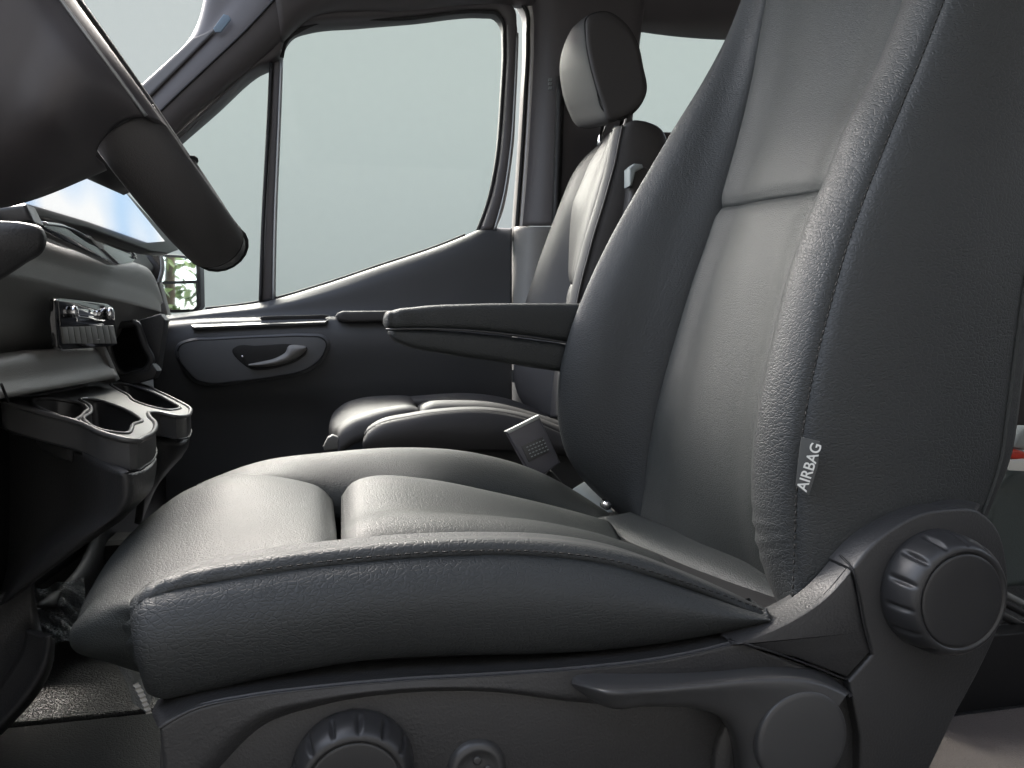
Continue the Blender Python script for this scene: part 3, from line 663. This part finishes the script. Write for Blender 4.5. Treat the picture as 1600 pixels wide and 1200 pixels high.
dv = plate('window_divider', row([(426,96),(441,92),(437,180),(431,300),(428,400),(427,468),(405,472),(410,400),(418,250),(422,150)], G - .01), .04, M['pillar'], door, bev=.008, seg=3)
tube('divider_seal', row([(424,98),(419,200),(411,350),(407,470)], G - .016), .005, M['rubber'], door, n=30, sides=6)
tube('divider_seal', row([(440,95),(436,200),(430,350),(428,468)], G - .016), .0045, M['metal_trim'], door, n=30, sides=6)
plate('window_pane', row([(438,80),(470,40),(640,24),(765,14),(792,30),(780,260),(750,362),(728,372),(590,421),(428,470)], G + .02), .004, M['glass'], door, bev=0)
plate('quarter_pane', row([(255,236),(400,108),(424,92),(410,474),(320,490),(240,500)], G + .02), .004, M['glass'], door, bev=0)
tube('belt_seal', off(row(belt[1:-2], 2.12), 0, .012, .003), .004, M['rubber'], door, n=60, sides=6)
# wing mirror outside the quarter window
mr = plate('wing_mirror', row([(236,398),(250,396),(304,400),(311,408),(313,420),(314,478),(308,486),(262,488),(244,480)], 2.42), .07, M['rubber'], door, bev=.006)
m0 = P(280, 445, 2.27)
# orientation: the glass looks back along the van's flank
def mirror_pane(pts, n):
    pl = (m0, n.normalized()); return [PP(*p, pl) for p in pts]
d_in = (m0 - EYE).normalized(); d_out = Vector((.93, .36, .10)).normalized()
nm_ = (d_out - d_in).normalized()
plate('mirror_glass', [PP(*p, (m0, nm_)) for p in [(250,401),(300,404),(306,410),(307,438),(253,440)]], .004, M['mirror'], mr, bev=0)
plate('mirror_glass', [PP(*p, (m0, nm_)) for p in [(255,444),(306,443),(307,478),(302,483),(264,484),(257,478)]], .004, M['mirror'], mr, bev=0)

# ================================================================== CAB SHELL
shell = thing('van_cab', 'cab shell with pillars, headliner and side windows around the front seats', 'van', (0, 1.2, FLOOR_Z))
# A pillar and windscreen frame on the far side
ap_o = [(338,-60),(322,20),(300,62),(262,98),(219,137),(160,190),(90,255)]
ap_m = [(420,-60),(400,-20),(352,40),(300,93),(246,148),(190,205),(120,270)]
ap_i = [(560,-60),(500,0),(437,62),(380,112),(310,172),(248,230),(180,290)]
A1, A2, A3 = row(ap_o, 2.10), row(ap_m, 2.075), row(ap_i, 2.10)
loft('a_pillar', [off(A1, -.02, .03, .0), A1, lerp(A1, A2, .5, (0, 0, .004)), A2, lerp(A2, A3, .45, (0, -.02, 0)), A3, off(A3, 0, .04, 0)], M['pillar'], shell, nu=60, nv=40, skirt=.004)
loft('pillar_strip', [off(lerp(A1, A2, .03)[2:], 0, -.006, 0), off(lerp(A1, A2, .8)[2:], 0, -.010, 0)], M['frit'], shell, nu=40, nv=6, skirt=.004)
plate('sticker', row([(333,44),(349,22),(357,24),(361,30),(345,50),(336,50)], 2.06), .003, M['sticker'], shell, bev=.001)
tube('pillar_seam', off(lerp(A2, A3, .42), 0, -.022, 0), .003, M['black'], shell, n=50, sides=6)
# header above the far door and headliner
hd1 = [(420,-60),(480,8),(640,-6),(770,-16),(900,-14),(1000,4),(1200,18)]
ROOF = P(640, -70, 2.0).z
loft('roof_rail', [row([(400,-120),(480,-110),(640,-110),(770,-110),(900,-110),(1000,-110),(1300,-110)], 1.95), row([(420,-60),(490,-30),(640,-36),(770,-40),(900,-36),(1000,-20),(1300,-6)], 2.02), row([(440,62),(478,30),(640,14),(770,4),(900,20),(1000,38),(1300,48)], 2.10), row([(440,70),(480,36),(640,20),(770,10),(900,30),(1000,50),(1300,62)], 2.14)], M['pillar'], shell, nu=80, nv=30)
box('headliner', (-.16, .18, ROOF + .06), (3.2, 2.15, ROOF + .10), M['fabric'], shell, bev=.01)
# B pillar
bo = [(805,0),(818,20),(820,60),(816,160),(810,260),(802,370),(796,470),(790,560),(780,680)]
bi = [(838,-10),(842,20),(842,60),(838,160),(832,260),(826,370),(822,470),(815,560),(808,680)]
loft('door_jamb', [off(row(bo, 2.13), 0, .03, 0), row(bo, 2.13), lerp(row(bo, 2.12), row(bi, 2.1), .5, (0, -.01, 0)), row(bi, 2.10)], M['body_paint'], shell, nu=60, nv=16)
tube('door_seal', off(row([(p[0] + 3, p[1]) for p in bo], 2.12), 0, -.012, 0), .006, M['rubber'], shell, n=60, sides=8)
po = [(830,-10),(835,20),(836,60),(832,160),(826,260),(818,352)]
pi = [(1010,-10),(1005,20),(1000,60),(990,160),(985,260),(980,352)]
loft('b_pillar', [off(row(po, 2.09), 0, .03, 0), row(po, 2.09), lerp(row(po, 2.05), row(pi, 2.05), .12), lerp(row(po, 2.03), row(pi, 2.03), .6), row(pi, 2.05), off(row(pi, 2.05), 0, .1, 0)], M['pillar'], shell, nu=50, nv=26)
po = [(806,354),(803,420),(799,480),(794,560),(782,700)]
pi = [(980,354),(975,420),(970,480),(965,560),(960,700)]
loft('pillar_lower', [off(row(po, 2.08), 0, .03, 0), row(po, 2.08), lerp(row(po, 2.03), row(pi, 2.03), .1), lerp(row(po, 2.01), row(pi, 2.01), .6), row(pi, 2.03)], M['plastic_grey'], shell, nu=40, nv=24)
tube('belt_webbing', row([(876,120),(872,250),(866,400)], 2.015), .012, M['black'], shell, n=12, sides=4)
for i, (v0, v1) in enumerate(((122, 126), (128, 132), (135, 139))):
    plate('belt_guide_clip', row([(858,v0),(863,v0),(862,v1),(857,v1)], 2.015), .004, M['strap'], shell, bev=.0005)
# rear side wall with its window
plate('rear_wall', row([(905,200),(1012,205),(1300,215),(1800,230),(1800,900),(905,900)], 2.12), .05, M['pillar'], shell, bev=.004)
loft('rear_window_frame', [row([(960,220),(962,120),(972,52),(1000,38),(1150,44),(1400,60)], 2.11), row([(985,215),(982,120),(982,62),(1000,42),(1150,48),(1400,64)], 2.135), row([(987,215),(984,120),(984,64),(1002,45),(1150,51),(1400,67)], 2.16)], M['rubber'], shell, nu=60, nv=10)
plate('rear_pane', row([(984,215),(982,50),(1300,50),(1800,80),(1800,235)], 2.15), .004, M['glass'], shell, bev=0)
# rest of the shell, out of sight: bulkhead ahead of the dashboard, rear wall, near rear flank
wx = P(100, 300, 1.2).x
box('rear_bulkhead', (3.15, .2, FLOOR_Z - .1), (3.2, 2.15, ROOF + .08), M['pillar'], shell, bev=.005)
box('near_flank', (.95, .12, FLOOR_Z - .1), (3.2, .2, FLOOR_Z + .55), M['pillar'], shell, bev=.005)
box('near_cant_rail', (-.14, .12, ROOF - .06), (3.2, .26, ROOF + .08), M['pillar'], shell, bev=.005)
box('near_b_pillar', (.80, .10, FLOOR_Z - .1), (.98, .2, ROOF + .04), M['pillar'], shell, bev=.02)
DASH_Z = P(60, 345, 1.12).z
box('front_bulkhead', (-1.0, .2, FLOOR_Z - .2), (-.95, 2.2, DASH_Z - .02), M['black'], shell, bev=.005)
box('scuttle', (-1.4, .2, DASH_Z - .06), (-.52, 2.2, DASH_Z - .02), M['black'], shell, bev=.005)
box('near_footwell_flank', (-1.3, .2, FLOOR_Z - .3), (-.80, .26, DASH_Z - .02), M['black'], shell, bev=.005)

# ================================================================== FLOOR
flo = box('floor', (-1.32, 1.165, FLOOR_Z - .05), (3.2, 2.14, FLOOR_Z), M['floor'], None, bev=.003); flo['kind'] = 'structure'
flo = box('floor', (-.12, .30, FLOOR_Z - .05), (3.2, 1.162, FLOOR_Z), M['floor'], None, bev=.006); flo['kind'] = 'structure'
st = box('entry_step', (-1.3, .16, FLOOR_Z - .12), (-.125, 1.163, FLOOR_Z - .004), M['floor_edge'], None, bev=.006); st['kind'] = 'structure'

# ================================================================== DASHBOARD
dash = thing('dashboard', 'grey dashboard with screen, climate panel and cup holders ahead of the seats', 'dashboard', (P(100, 600, 1.3).x, 1.3, FLOOR_Z))
def lat(pts, u0, Y0, uv=520):   # depth along straight lateral lines from a start at u0
    return [P(p[0], p[1], Y0 * (uv - u0) / (uv - p[0])) for p in pts]
def near_(r, k=.955): return [EYE + (p - EYE) * k for p in r]
# upper face, leading up to the strip under the screen
dt = lat([(-30,330),(60,372),(120,392),(170,405),(215,412),(236,428),(249,470)], 60, 1.12)
dm = lat([(-30,395),(40,405),(110,425),(165,440),(212,452),(238,463),(251,478)], 60, 1.08)
dl = lat([(-30,426),(20,432),(100,449),(160,464),(205,474),(236,483),(252,488)], 60, 1.07)
du = lat([(-30,470),(20,480),(100,494),(160,498),(205,499),(236,498),(252,494)], 60, 1.14)
dk = lat([(-30,540),(20,545),(100,545),(160,543),(195,520),(225,505),(250,500)], 60, 1.22)
loft('dash_face', [off(dt, -.05, 0, .01), dt, dm, lerp(dl, dm, .10), dl, lerp(dl, du, .10), du, dk, off(dk, -.03, 0, -.02)], M['plastic_grey'], dash, nu=70, nv=60)
# top pad below the windscreen
tp_ = lat([(-60,300),(60,345),(130,362),(190,375),(225,390),(240,410)], 60, 1.12)
loft('dash_top', [off(tp_, -.75, .1, .06), off(tp_, -.3, .05, .05), off(tp_, -.06, 0, .02), tp_, off(tp_, -.01, 0, -.05)], M['plastic'], dash, nu=40, nv=24)
# gloss strip with the vents behind it
vs_ = plane(P(75,362,1.14), P(205,405,1.62), P(75,350,1.15))
sy = 1.0
spn = plane(P(66,355,sy), P(208,404,sy * 454 / 312), P(66,372,sy))
SP = lambda pts: [PP(*p, spn) for p in pts]
plate('gloss_strip', SP([(66,350),(100,354),(128,366),(207,397),(211,405),(206,411),(184,415),(110,380),(72,362)]), .015, M['piano'], dash, bev=.002)
tube('chrome_edge', SP([(65,349),(100,353),(128,365),(208,396),(212,403)]), .0024, M['chrome'], dash, n=30, sides=8)
ve = plate('centre_vent', SP([(130,364),(148,360),(206,379),(209,395),(200,392)]), .01, M['black'], dash, bev=.001)
for k in range(2):
    tube('vent_slat', [p + (EYE - p) * .004 for p in SP([(150 + 4*k, 366 + 6*k), (205, 383 + 6*k)])], .0016, M['plastic_smooth'], ve, n=4, sides=6)
# centre touch screen
scp = lat([(38,315),(168,265),(262,380),(240,382),(150,350)], 38, 1.02)
s0, s1, s2 = P(38, 315, .98), P(168, 266, 1.25), P(250, 378, 1.42)
spl = plane(s0, s1, s2)
scr = plate('screen_housing', [PP(*p, spl) + Vector((0, 0, -.006)) for p in [(30,314),(168,258),(280,385),(262,392),(235,388),(140,352),(50,330)]], .02, M['plastic_smooth'], dash, bev=.004)
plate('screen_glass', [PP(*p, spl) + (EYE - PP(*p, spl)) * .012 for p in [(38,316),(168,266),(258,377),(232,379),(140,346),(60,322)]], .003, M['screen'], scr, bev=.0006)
# oval end vent at the far end of the dash
ov = closed(row([(233,398),(240,394),(249,398),(253,412),(251,430),(247,440),(240,430),(234,414)], 1.93), 40)
plate('end_vent', [Vector(tuple(p)) for p in ov], .03, M['piano'], dash, bev=.004)
tube('vent_ring', [tuple(p) for p in ov] + [tuple(ov[0])], .004, M['metal_trim'], dash, n=60, sides=8)
plate('corner_trim', row([(205,375),(232,385),(240,400),(247,435),(256,470),(262,492),(248,490),(236,440),(222,415),(205,400)], 1.95), .04, M['plastic_grey'], dash, bev=.006)
# climate panel
cl = plane(P(88,466,1.10), P(176,475,1.10 * 432 / 344), P(92,545,1.10))
cp = plate('climate_panel', [PP(*p, cl) for p in [(87,468),(92,465),(168,474),(177,479),(181,505),(184,541),(176,541),(100,548),(92,542),(88,500)]], .007, M['piano'], dash, bev=.003)
to = lambda p, k=.004: p + (EYE - p) * k
plate('display_band', [to(PP(*p, cl)) for p in [(92,470),(170,478),(176,483),(178,504),(95,510)]], .002, M['piano'], cp, bev=.0004)
plate('display_window', [to(PP(*p, cl), .006) for p in [(120,482),(152,485),(154,499),(121,502)]], .002, M['mirror'], cp, bev=.0004)
for (u, v, s) in ((108, 487, 9), (166, 490, 8)):
    c0 = to(PP(u, v, cl), .005); n0 = cl[1] if cl[1].dot(EYE - c0) > 0 else -cl[1]
    rr = (PP(u + s, v, cl) - PP(u, v, cl)).length * .30
    k_ = lathe('climate_dial', [(rr, -.004), (rr, .008), (rr*.9, .010), (rr*.5, .0105), (rr*.2, .0105)], c0, n0, M['chrome'], cp, seg=24, mod=lambda r, z, q: r * (1 + .06 * math.cos(8 * q)))
for i in range(9):
    def bq(s, t):
        a, b = Vector((97, 510)), Vector((178, 507)); c, d = Vector((101, 538)), Vector((184, 538))
        x = a.lerp(b, s).lerp(c.lerp(d, s), t); return to(PP(x.x, x.y, cl), .008)
    s0_, s1_ = (i + .05) / 9, (i + .95) / 9
    plate('climate_button', [bq(s0_, .04), bq(s1_, .04), bq(s1_, .96), bq(s0_, .96)], .008, M['plastic_grey'], cp, bev=.0012, seg=2)
plate('status_light', [bq(.62, .72), bq(.68, .72), bq(.68, .76), bq(.62, .76)], .0005, M['white_print'], cp, bev=0)
# lower panel under the climate controls
lp0 = lat([(-30,566),(40,552),(90,547),(160,543)], 5, .98)
lp1 = lat([(-30,600),(40,590),(90,583),(172,568)], 5, .95)
lp2 = lat([(-30,629),(4,622),(90,607),(182,590)], 5, .93)
loft('lower_panel', [off(lp0, -.03, 0, 0), lp0, lp1, lp2, off(lp2, -.05, 0, .004)], M['plastic_grey'], dash, nu=40, nv=24)
tube('panel_gap', lat([(2,600),(8,615),(13,628)], 5, .925), .0016, M['black'], dash, n=6, sides=6)
plate('panel_end', lat([(160,541),(166,542),(188,592),(182,597)], 5, .94), .03, M['plastic_grey'], dash, bev=.002)
# storage cubby
cb = [(180,510),(204,506),(211,505),(219,520),(226,540),(236,566),(231,575),(187,583),(178,570)]
cbr = row(cb, 1.60)
tube('cubby_frame', [tuple(p) for p in closed(cbr, 50)] + [tuple(closed(cbr, 50)[0])], .007, M['plastic'], dash, n=80, sides=8)
rings('cubby_well', [off(cbr, 0, 0, 0), off(cbr, -.06, .05, 0), off(cbr, -.14, .1, 0)], M['black'], dash, smooth=False, cap0=False)
plate('cubby_lip', row([(184,586),(231,577),(238,568),(246,580),(240,592),(200,604),(188,596)], 1.585), .04, M['plastic'], dash, bev=.004)
plate('cubby_cheek', row([(207,503),(250,490),(258,500),(246,580),(238,566),(222,525),(212,506)], 1.62), .04, M['plastic'], dash, bev=.004)
# cup holder tray
c1, c2, c3 = P(20, 632, 1.05), P(243, 668, 1.09), P(297, 640, 1.37)
tpl = plane(c1, c2, c3); tn = tpl[1] if tpl[1].z > 0 else -tpl[1]
outl = [(5,627),(60,617),(120,606),(185,595),(217,601),(250,614),(275,626),(296,638),(297,645),(286,651),(272,651),(252,646),(240,645),(233,651),(242,661),(242,671),(225,684),(205,689),(175,682),(120,660),(45,640)]
holes = [[(49,629),(60,623),(90,624),(122,630),(135,637),(131,646),(122,654),(112,657),(85,648)],
         [(126,624),(146,624),(180,634),(212,649),(221,659),(209,663),(204,672),(191,678),(163,674),(140,664),(131,655),(141,645),(140,634)],
         [(175,600),(195,600),(230,611),(265,627),(281,638),(269,641),(257,641),(235,636),(212,628),(200,618),(184,609)]]
def tray():
    bm = bmesh.new(); rim = []
    def loop(pts, n):
        c = closed([PP(*p, tpl) for p in pts], n); vs = [bm.verts.new(p) for p in c]; es = [bm.edges.new((vs[i], vs[(i+1) % n])) for i in range(n)]; return vs, es
    ov, oe = loop(outl, 110); E_ = list(oe); hl = []
    for h in holes:
        v_, e_ = loop(h, 60); E_ += e_; hl.append(v_)
    bmesh.ops.triangle_fill(bm, edges=E_, use_beauty=True, normal=tn)
    # outer wall
    lower = []
    for v in ov: lower.append(bm.verts.new(v.co - Vector((0, 0, .033))))
    for i in range(len(ov)):
        j = (i+1) % len(ov); bm.faces.new((ov[i], ov[j], lower[j], lower[i]))
    vs = [v.co.copy() for v in bm.verts]; bm.verts.index_update(); fs = [tuple(v.index for v in f.verts) for f in bm.faces]
    wells = [[v.co.copy() for v in h] for h in hl]; bm.free(); return vs, fs, wells, [v for v in closed([PP(*p, tpl) for p in outl], 110)]
vs, fs, wells, oc = tray()
tr_ = link('cup_tray', vs, fs, M['tray'], dash, smooth=True)
tr_.data.set_sharp_from_angle(angle=R(35))
tube('tray_rim', [tuple(p) for p in oc] + [tuple(oc[0])], .0035, M['tray'], tr_, n=160, sides=8, flat=tuple(tn))
for wl in wells:
    cw = sum(wl, Vector()) / len(wl)
    rings('cup_well', [wl, [cw + (p - cw) * .97 + Vector((0, 0, -.012)) for p in wl], [cw + (p - cw) * .90 + Vector((0, 0, -.05)) for p in wl], [cw + (p - cw) * .80 + Vector((0, 0, -.055)) for p in wl]], M['plastic_smooth'], tr_, cap0=False)
    c_ = closed(wl[::2], 60)
    tube('well_lip', [tuple(p) for p in c_] + [tuple(c_[0])], .0028, M['tray'], tr_, n=90, sides=6, flat=tuple(tn))
# console body under the tray: outline rings sinking and drawing forward
oc = np.asarray(oc)
def seam_at(dz): return [tuple(p) for p in oc - np.array([0, 0, dz])]
tube('tray_gap', seam_at(.034) + [seam_at(.034)[0]], .0016, M['black'], tr_, n=160, sides=6, flat=(0, 0, 1))
def deep(r, k): return [EYE + (p - EYE) * k for p in r]
lpl = (tpl[0] - Vector((0, 0, .0335)), tpl[1])
nb0 = [PP(*p, lpl) for p in [(-60,622),(0,644),(100,690),(172,731),(198,741),(218,737),(245,716)]]
def under(pts, add): return [P(p[0], p[1], q.y + add) for p, q in zip(pts, nb0)]
nb1 = under([(-60,760),(0,765),(100,790),(165,800),(196,792),(220,772),(243,742)], .004)
nb2 = under([(-60,890),(-10,880),(50,862),(110,845),(152,830),(196,800),(234,768)], .02)
nb3 = under([(-60,965),(-30,948),(0,934),(48,910),(92,880),(128,854),(200,804)], .06)
loft('console_body', [nb0, nb1, nb2, nb3, deep(nb3, 1.15)], M['plastic'], dash, nu=60, nv=50, skirt=.01)
fb0 = row([(232,682,1.27),(247,683,1.28),(262,685,1.30),(282,692,1.33),(297,680,1.38)], 1)
fb1 = row([(232,715,1.27),(247,718,1.28),(264,720,1.31),(280,712,1.34),(294,698,1.39)], 1)
fb2 = row([(225,775,1.30),(240,755,1.31),(254,742,1.32),(270,727,1.35),(288,708,1.40)], 1)
loft('console_lobe', [fb0, fb1, fb2, deep(fb2, 1.12)], M['plastic'], dash, nu=30, nv=24, skirt=.01)
# carcass that closes the dashboard off behind its panels
cr_ = [lat([(-90,330),(60,352),(170,392),(246,450)], 60, 1.12), lat([(-90,560),(60,545),(170,520),(262,505)], 60, 1.12), lat([(-90,760),(60,740),(170,690),(275,640)], 60, 1.12), lat([(-90,1010),(40,930),(150,850),(250,760)], 60, 1.12)]
loft('dash_carcass', [deep(r, 1.14) for r in cr_], M['black'], dash, nu=30, nv=30, skirt=.02)
box('footwell_shade_filler', (-.80, 1.50, FLOOR_Z), (-.30, 1.60, FLOOR_Z + .16), M['black'], dash, bev=.02)  # black filler added to hide the sunlit floor beyond the console
loft('tunnel_side', [deep(lat([(180,590),(220,600),(250,640),(300,700)], 180, 1.5), 1.05), deep(lat([(150,850),(230,780),(300,760),(390,745)], 180, 1.5), 1.05), deep(lat([(60,950),(200,950),(300,950),(420,950)], 180, 1.5), 1.05)], M['black'], dash, nu=20, nv=20)
loft('footwell_side', [row([(-60,935),(0,930),(50,905)], 1.08), row([(-60,1010),(-5,1000),(50,960)], 1.08), row([(-60,1150),(-20,1110),(20,1050),(52,1000)], 1.05)], M['plastic'], dash, nu=30, nv=20)
loft('floor_moulding', [row([(-60,1120),(-15,1088),(12,1052),(34,1016),(40,985)], 1.045), row([(-40,1150),(0,1112),(30,1075),(54,1030),(60,992)], 1.03), row([(-30,1160),(12,1118),(46,1078),(70,1034),(76,995)], 1.015), row([(-20,1170),(25,1125),(60,1085),(82,1040),(86,1000)], 1.04)], M['plastic'], dash, nu=40, nv=12, skirt=.01)

# ================================================================== STEERING WHEEL AND COLUMN
wheel = thing('steering_wheel', 'black leather steering wheel seen edge-on at upper left', 'steering wheel', tuple(P(224, 195, .86)))
wt, wb = P(54, -35, .86), P(342, 386, .86)
wc = (wt + wb) / 2; wd = (wb - wt); WR = wd.length / 2; wd.normalize()
wy = Vector((0, 1, 0)); wn = wd.cross(wy).normalized()
if wn.z < 0: wn = -wn
def rim_rings(t0, t1, n, ra, rb, dn=0):
    out = []
    for t in np.linspace(t0, t1, n):
        e = wd * math.cos(t) + wy * math.sin(t); c = wc + e * WR + wn * dn
        out.append([c + e * (ra * math.cos(q)) + wn * (rb * math.sin(q)) for q in np.linspace(0, 2*math.pi, 20, endpoint=False)])
    return out
# angle 0 = bottom of the rim, -90 deg = near side
segs = [(-71, -9, .0235, .030), (9, 80, .021, .026), (80, 288, .0195, .0245)]
for a, b, ra, rb in segs:
    rings('rim_grip', rim_rings(R(a), R(b), 50, ra, rb), M['leather_brown'], wheel)
rings('rim_insert', rim_rings(R(-9), R(9), 12, .0215, .0265), M['plastic_smooth'], wheel)
for a in (-71, 80, -9, 9):
    rings('grip_seam', rim_rings(R(a - .35), R(a + .35), 3, .0238, .0303), M['black'], wheel)
tube('thread_line', [wc + (wd * math.cos(t) + wy * math.sin(t)) * (WR - .021) for t in np.linspace(R(-71), R(-9), 20)], .0012, M['black'], wheel, n=60, sides=6)
# moulded back of the near spoke and the hub
h0 = row([(-30,-150),(40,-75),(95,0),(160,88),(229,182,.690)], .668)
h1 = row([(-60,-120),(10,-60),(68,22),(128,104),(190,190,.690)], .645)
h2 = row([(-90,-60),(-25,10),(34,90),(92,156),(164,215,.690)], .640)
h3 = row([(-130,120),(-70,180),(-5,215),(62,226),(150,242,.695)], .665)
h4 = row([(-140,300),(-80,325),(-10,326),(42,316),(160,266)], .74)
loft('spoke_cover', [off(h0, .01, .03, .0), h0, h1, h2, h3, h4, off(h4, -.06, .03, .02)], M['wheel_plastic'], wheel, nu=50, nv=40, skirt=.004)
tube('cover_edge', off(h0, 0, -.002, 0), .0016, M['metal_trim'], wheel, n=50, sides=6)
hubc = wc - wn * .03
rings('hub', [[hubc + wn * h + (wd * math.cos(q) + wy * math.sin(q) * .95) * r for q in np.linspace(0, 2*math.pi, 40, endpoint=False)] for r, h in ((.02, .035), (.05, .03), (.062, .01), (.06, -.02), (.03, -.04))], M['plastic_smooth'], wheel)
e = wd * math.cos(R(90)) + wy * math.sin(R(90)); pz = wn.cross(e)
rings('spoke', [[hubc + e * d_ + wn * (hh + .012 * math.sin(q)) + pz * (ww * math.cos(q)) for q in np.linspace(0, 2*math.pi, 16, endpoint=False)] for d_, hh, ww in ((.04, .01, .04), (.11, .02, .036), (.15, .028, .032), (WR - .01, .03, .028))], M['plastic_smooth'], wheel)
col = thing('steering_column', 'dark plastic steering column shroud under the steering wheel', 'steering column', tuple(P(30, 390, .9)))
k0 = row([(-60,340),(0,345),(45,349),(66,356),(73,372),(68,392),(40,412),(0,438),(-60,470)], .90)
kc = sum(k0, Vector()) / len(k0)
K0 = [Vector(tuple(p)) for p in closed(k0, 60)]
rings('column_shroud', [[kc + (p - kc) * .9 + Vector((0, -.012, 0)) for p in K0], [kc + (p - kc) * .97 + Vector((0, -.006, 0)) for p in K0], K0, off(K0, -.03, .02, 0), off(K0, -.12, .05, 0)], M['plastic'], col)
u0 = row([(-80,290),(0,322),(38,318),(52,346),(0,360),(-80,350)], .93)
plate('column_neck', u0, .03, M['plastic_smooth'], col, bev=.006)

# ================================================================== REAR OF THE CABIN, right edge of the frame
rb_ = thing('rear_bench', 'dark rear bench seat just visible behind the driver seat', 'bench seat', tuple(P(1570, 900, 1.0)))
q0 = row([(1545,905),(1546,830),(1556,775),(1580,740),(1660,728),(1760,722)], .98)
loft('bench_cushion', [q0, off(q0, 0, .2, 0), off(q0, 0, .9, 0)], M['bench'], rb_, nu=40, nv=12)
loft('bench_end', [row([(1545,905),(1546,830),(1556,775),(1580,740),(1660,728),(1760,722)], .98), row([(1548,915),(1580,915),(1620,915),(1660,915),(1720,915),(1760,915)], .97)], M['bench'], rb_, nu=40, nv=12)
for i, (v0, dv_) in enumerate(((922, 5), (936, 7), (958, 10), (980, 5))):
    tube('seat_rail', row([(1535, v0 - 12), (1600, v0 + 22), (1700, v0 + 74)], .93), .004 + .0012 * dv_ / 5, M['metal_trim'] if i in (0, 3) else M['plastic'], rb_, n=16, sides=8)
rbk = thing('rear_buckle', 'small red seat belt release at the right edge of the picture', 'belt buckle', tuple(P(1588, 712, .95)))
plate('red_button', row([(1577,706),(1588,702),(1602,706),(1606,715),(1596,720),(1577,716)], .95), .03, M['red'], rbk, bev=.004)
plate('buckle_body', row([(1583,700),(1592,680),(1606,668),(1630,668),(1630,700),(1600,704)], .955), .03, M['strap'], rbk, bev=.006)
pap = plate('paper_label', row([(1576,719),(1600,717),(1640,722),(1640,738),(1577,735)], .945), .003, M['white_print'], None, bev=.0004)
pap['label'] = 'white paper label lying on the rear bench below the red buckle'; pap['category'] = 'paper'
CZ = FLOOR_Z + .008
rf = link('carpet', [PZ(1440, 1126, CZ), PZ(1640, 1100, CZ), PZ(1990, 1100, CZ), PZ(1990, 1400, CZ), PZ(1300, 1400, CZ)], [(0, 1, 2, 3, 4)], M['carpet'], None, smooth=False); rf['kind'] = 'structure'
ca_, cb2 = PZ(1400, 1130, CZ), PZ(1720, 1090, CZ)
plate('bench_base', [ca_ + Vector((.0, .02, -.02)), cb2 + Vector((0, .02, -.02)), cb2 + Vector((0, .02, .10)), ca_ + Vector((0, .02, .10))], .03, M['black'], rb_, bev=.003)

# ================================================================== PLASTIC FILM LEFT ON THE FLOOR
def film(name, rows_, label):
    o = loft(name, rows_, M['film'], None, nu=50, nv=30, skirt=0,
             wrinkle=lambda g, d: .006 * np.sin(g[..., 0] * 60 + g[..., 2] * 110) + .003 * np.sin(g[..., 1] * 240 + g[..., 0] * 190))
    o['label'] = label; o['category'] = 'plastic film'; return o
film('plastic_film', [row([(48,915),(90,915),(130,900)], 1.28), row([(48,945),(90,945),(135,945)], 1.24), row([(48,970),(90,970),(140,985)], 1.2), row([(60,992),(100,998),(140,1010)], 1.16)], 'crumpled clear plastic film lying on the floor ahead of the seat cushion')
film('plastic_film', [row([(180,1034),(200,1034),(235,1040)], .80), row([(192,1060),(212,1068),(240,1080)], .79), row([(208,1085),(216,1100),(232,1115)], .78)], 'torn clear plastic film hanging under the front corner of the driver seat')

fs_ = loft('plastic_strip', [row([(208,1070),(217,1088),(224,1104),(229,1116)], .68), row([(216,1066),(226,1084),(232,1100),(238,1114)], .683)], M['white_film'], None, nu=60, nv=8, skirt=0, wrinkle=lambda g, d: .0010 * np.sin(g[..., 2] * 1500))
fs_['label'] = 'short crinkled white plastic strip hanging below the seat corner'; fs_['category'] = 'plastic strip'

# ================================================================== WHAT THE MIRROR AND CHROME REFLECT
tree(10.5, 6.3, 5.5, 1.9, 'leafy green tree reflected at the right of the door mirror', 1)
tree(13.5, 3.2, 6.5, 2.2, 'leafy green tree reflected at the left of the door mirror', 2)
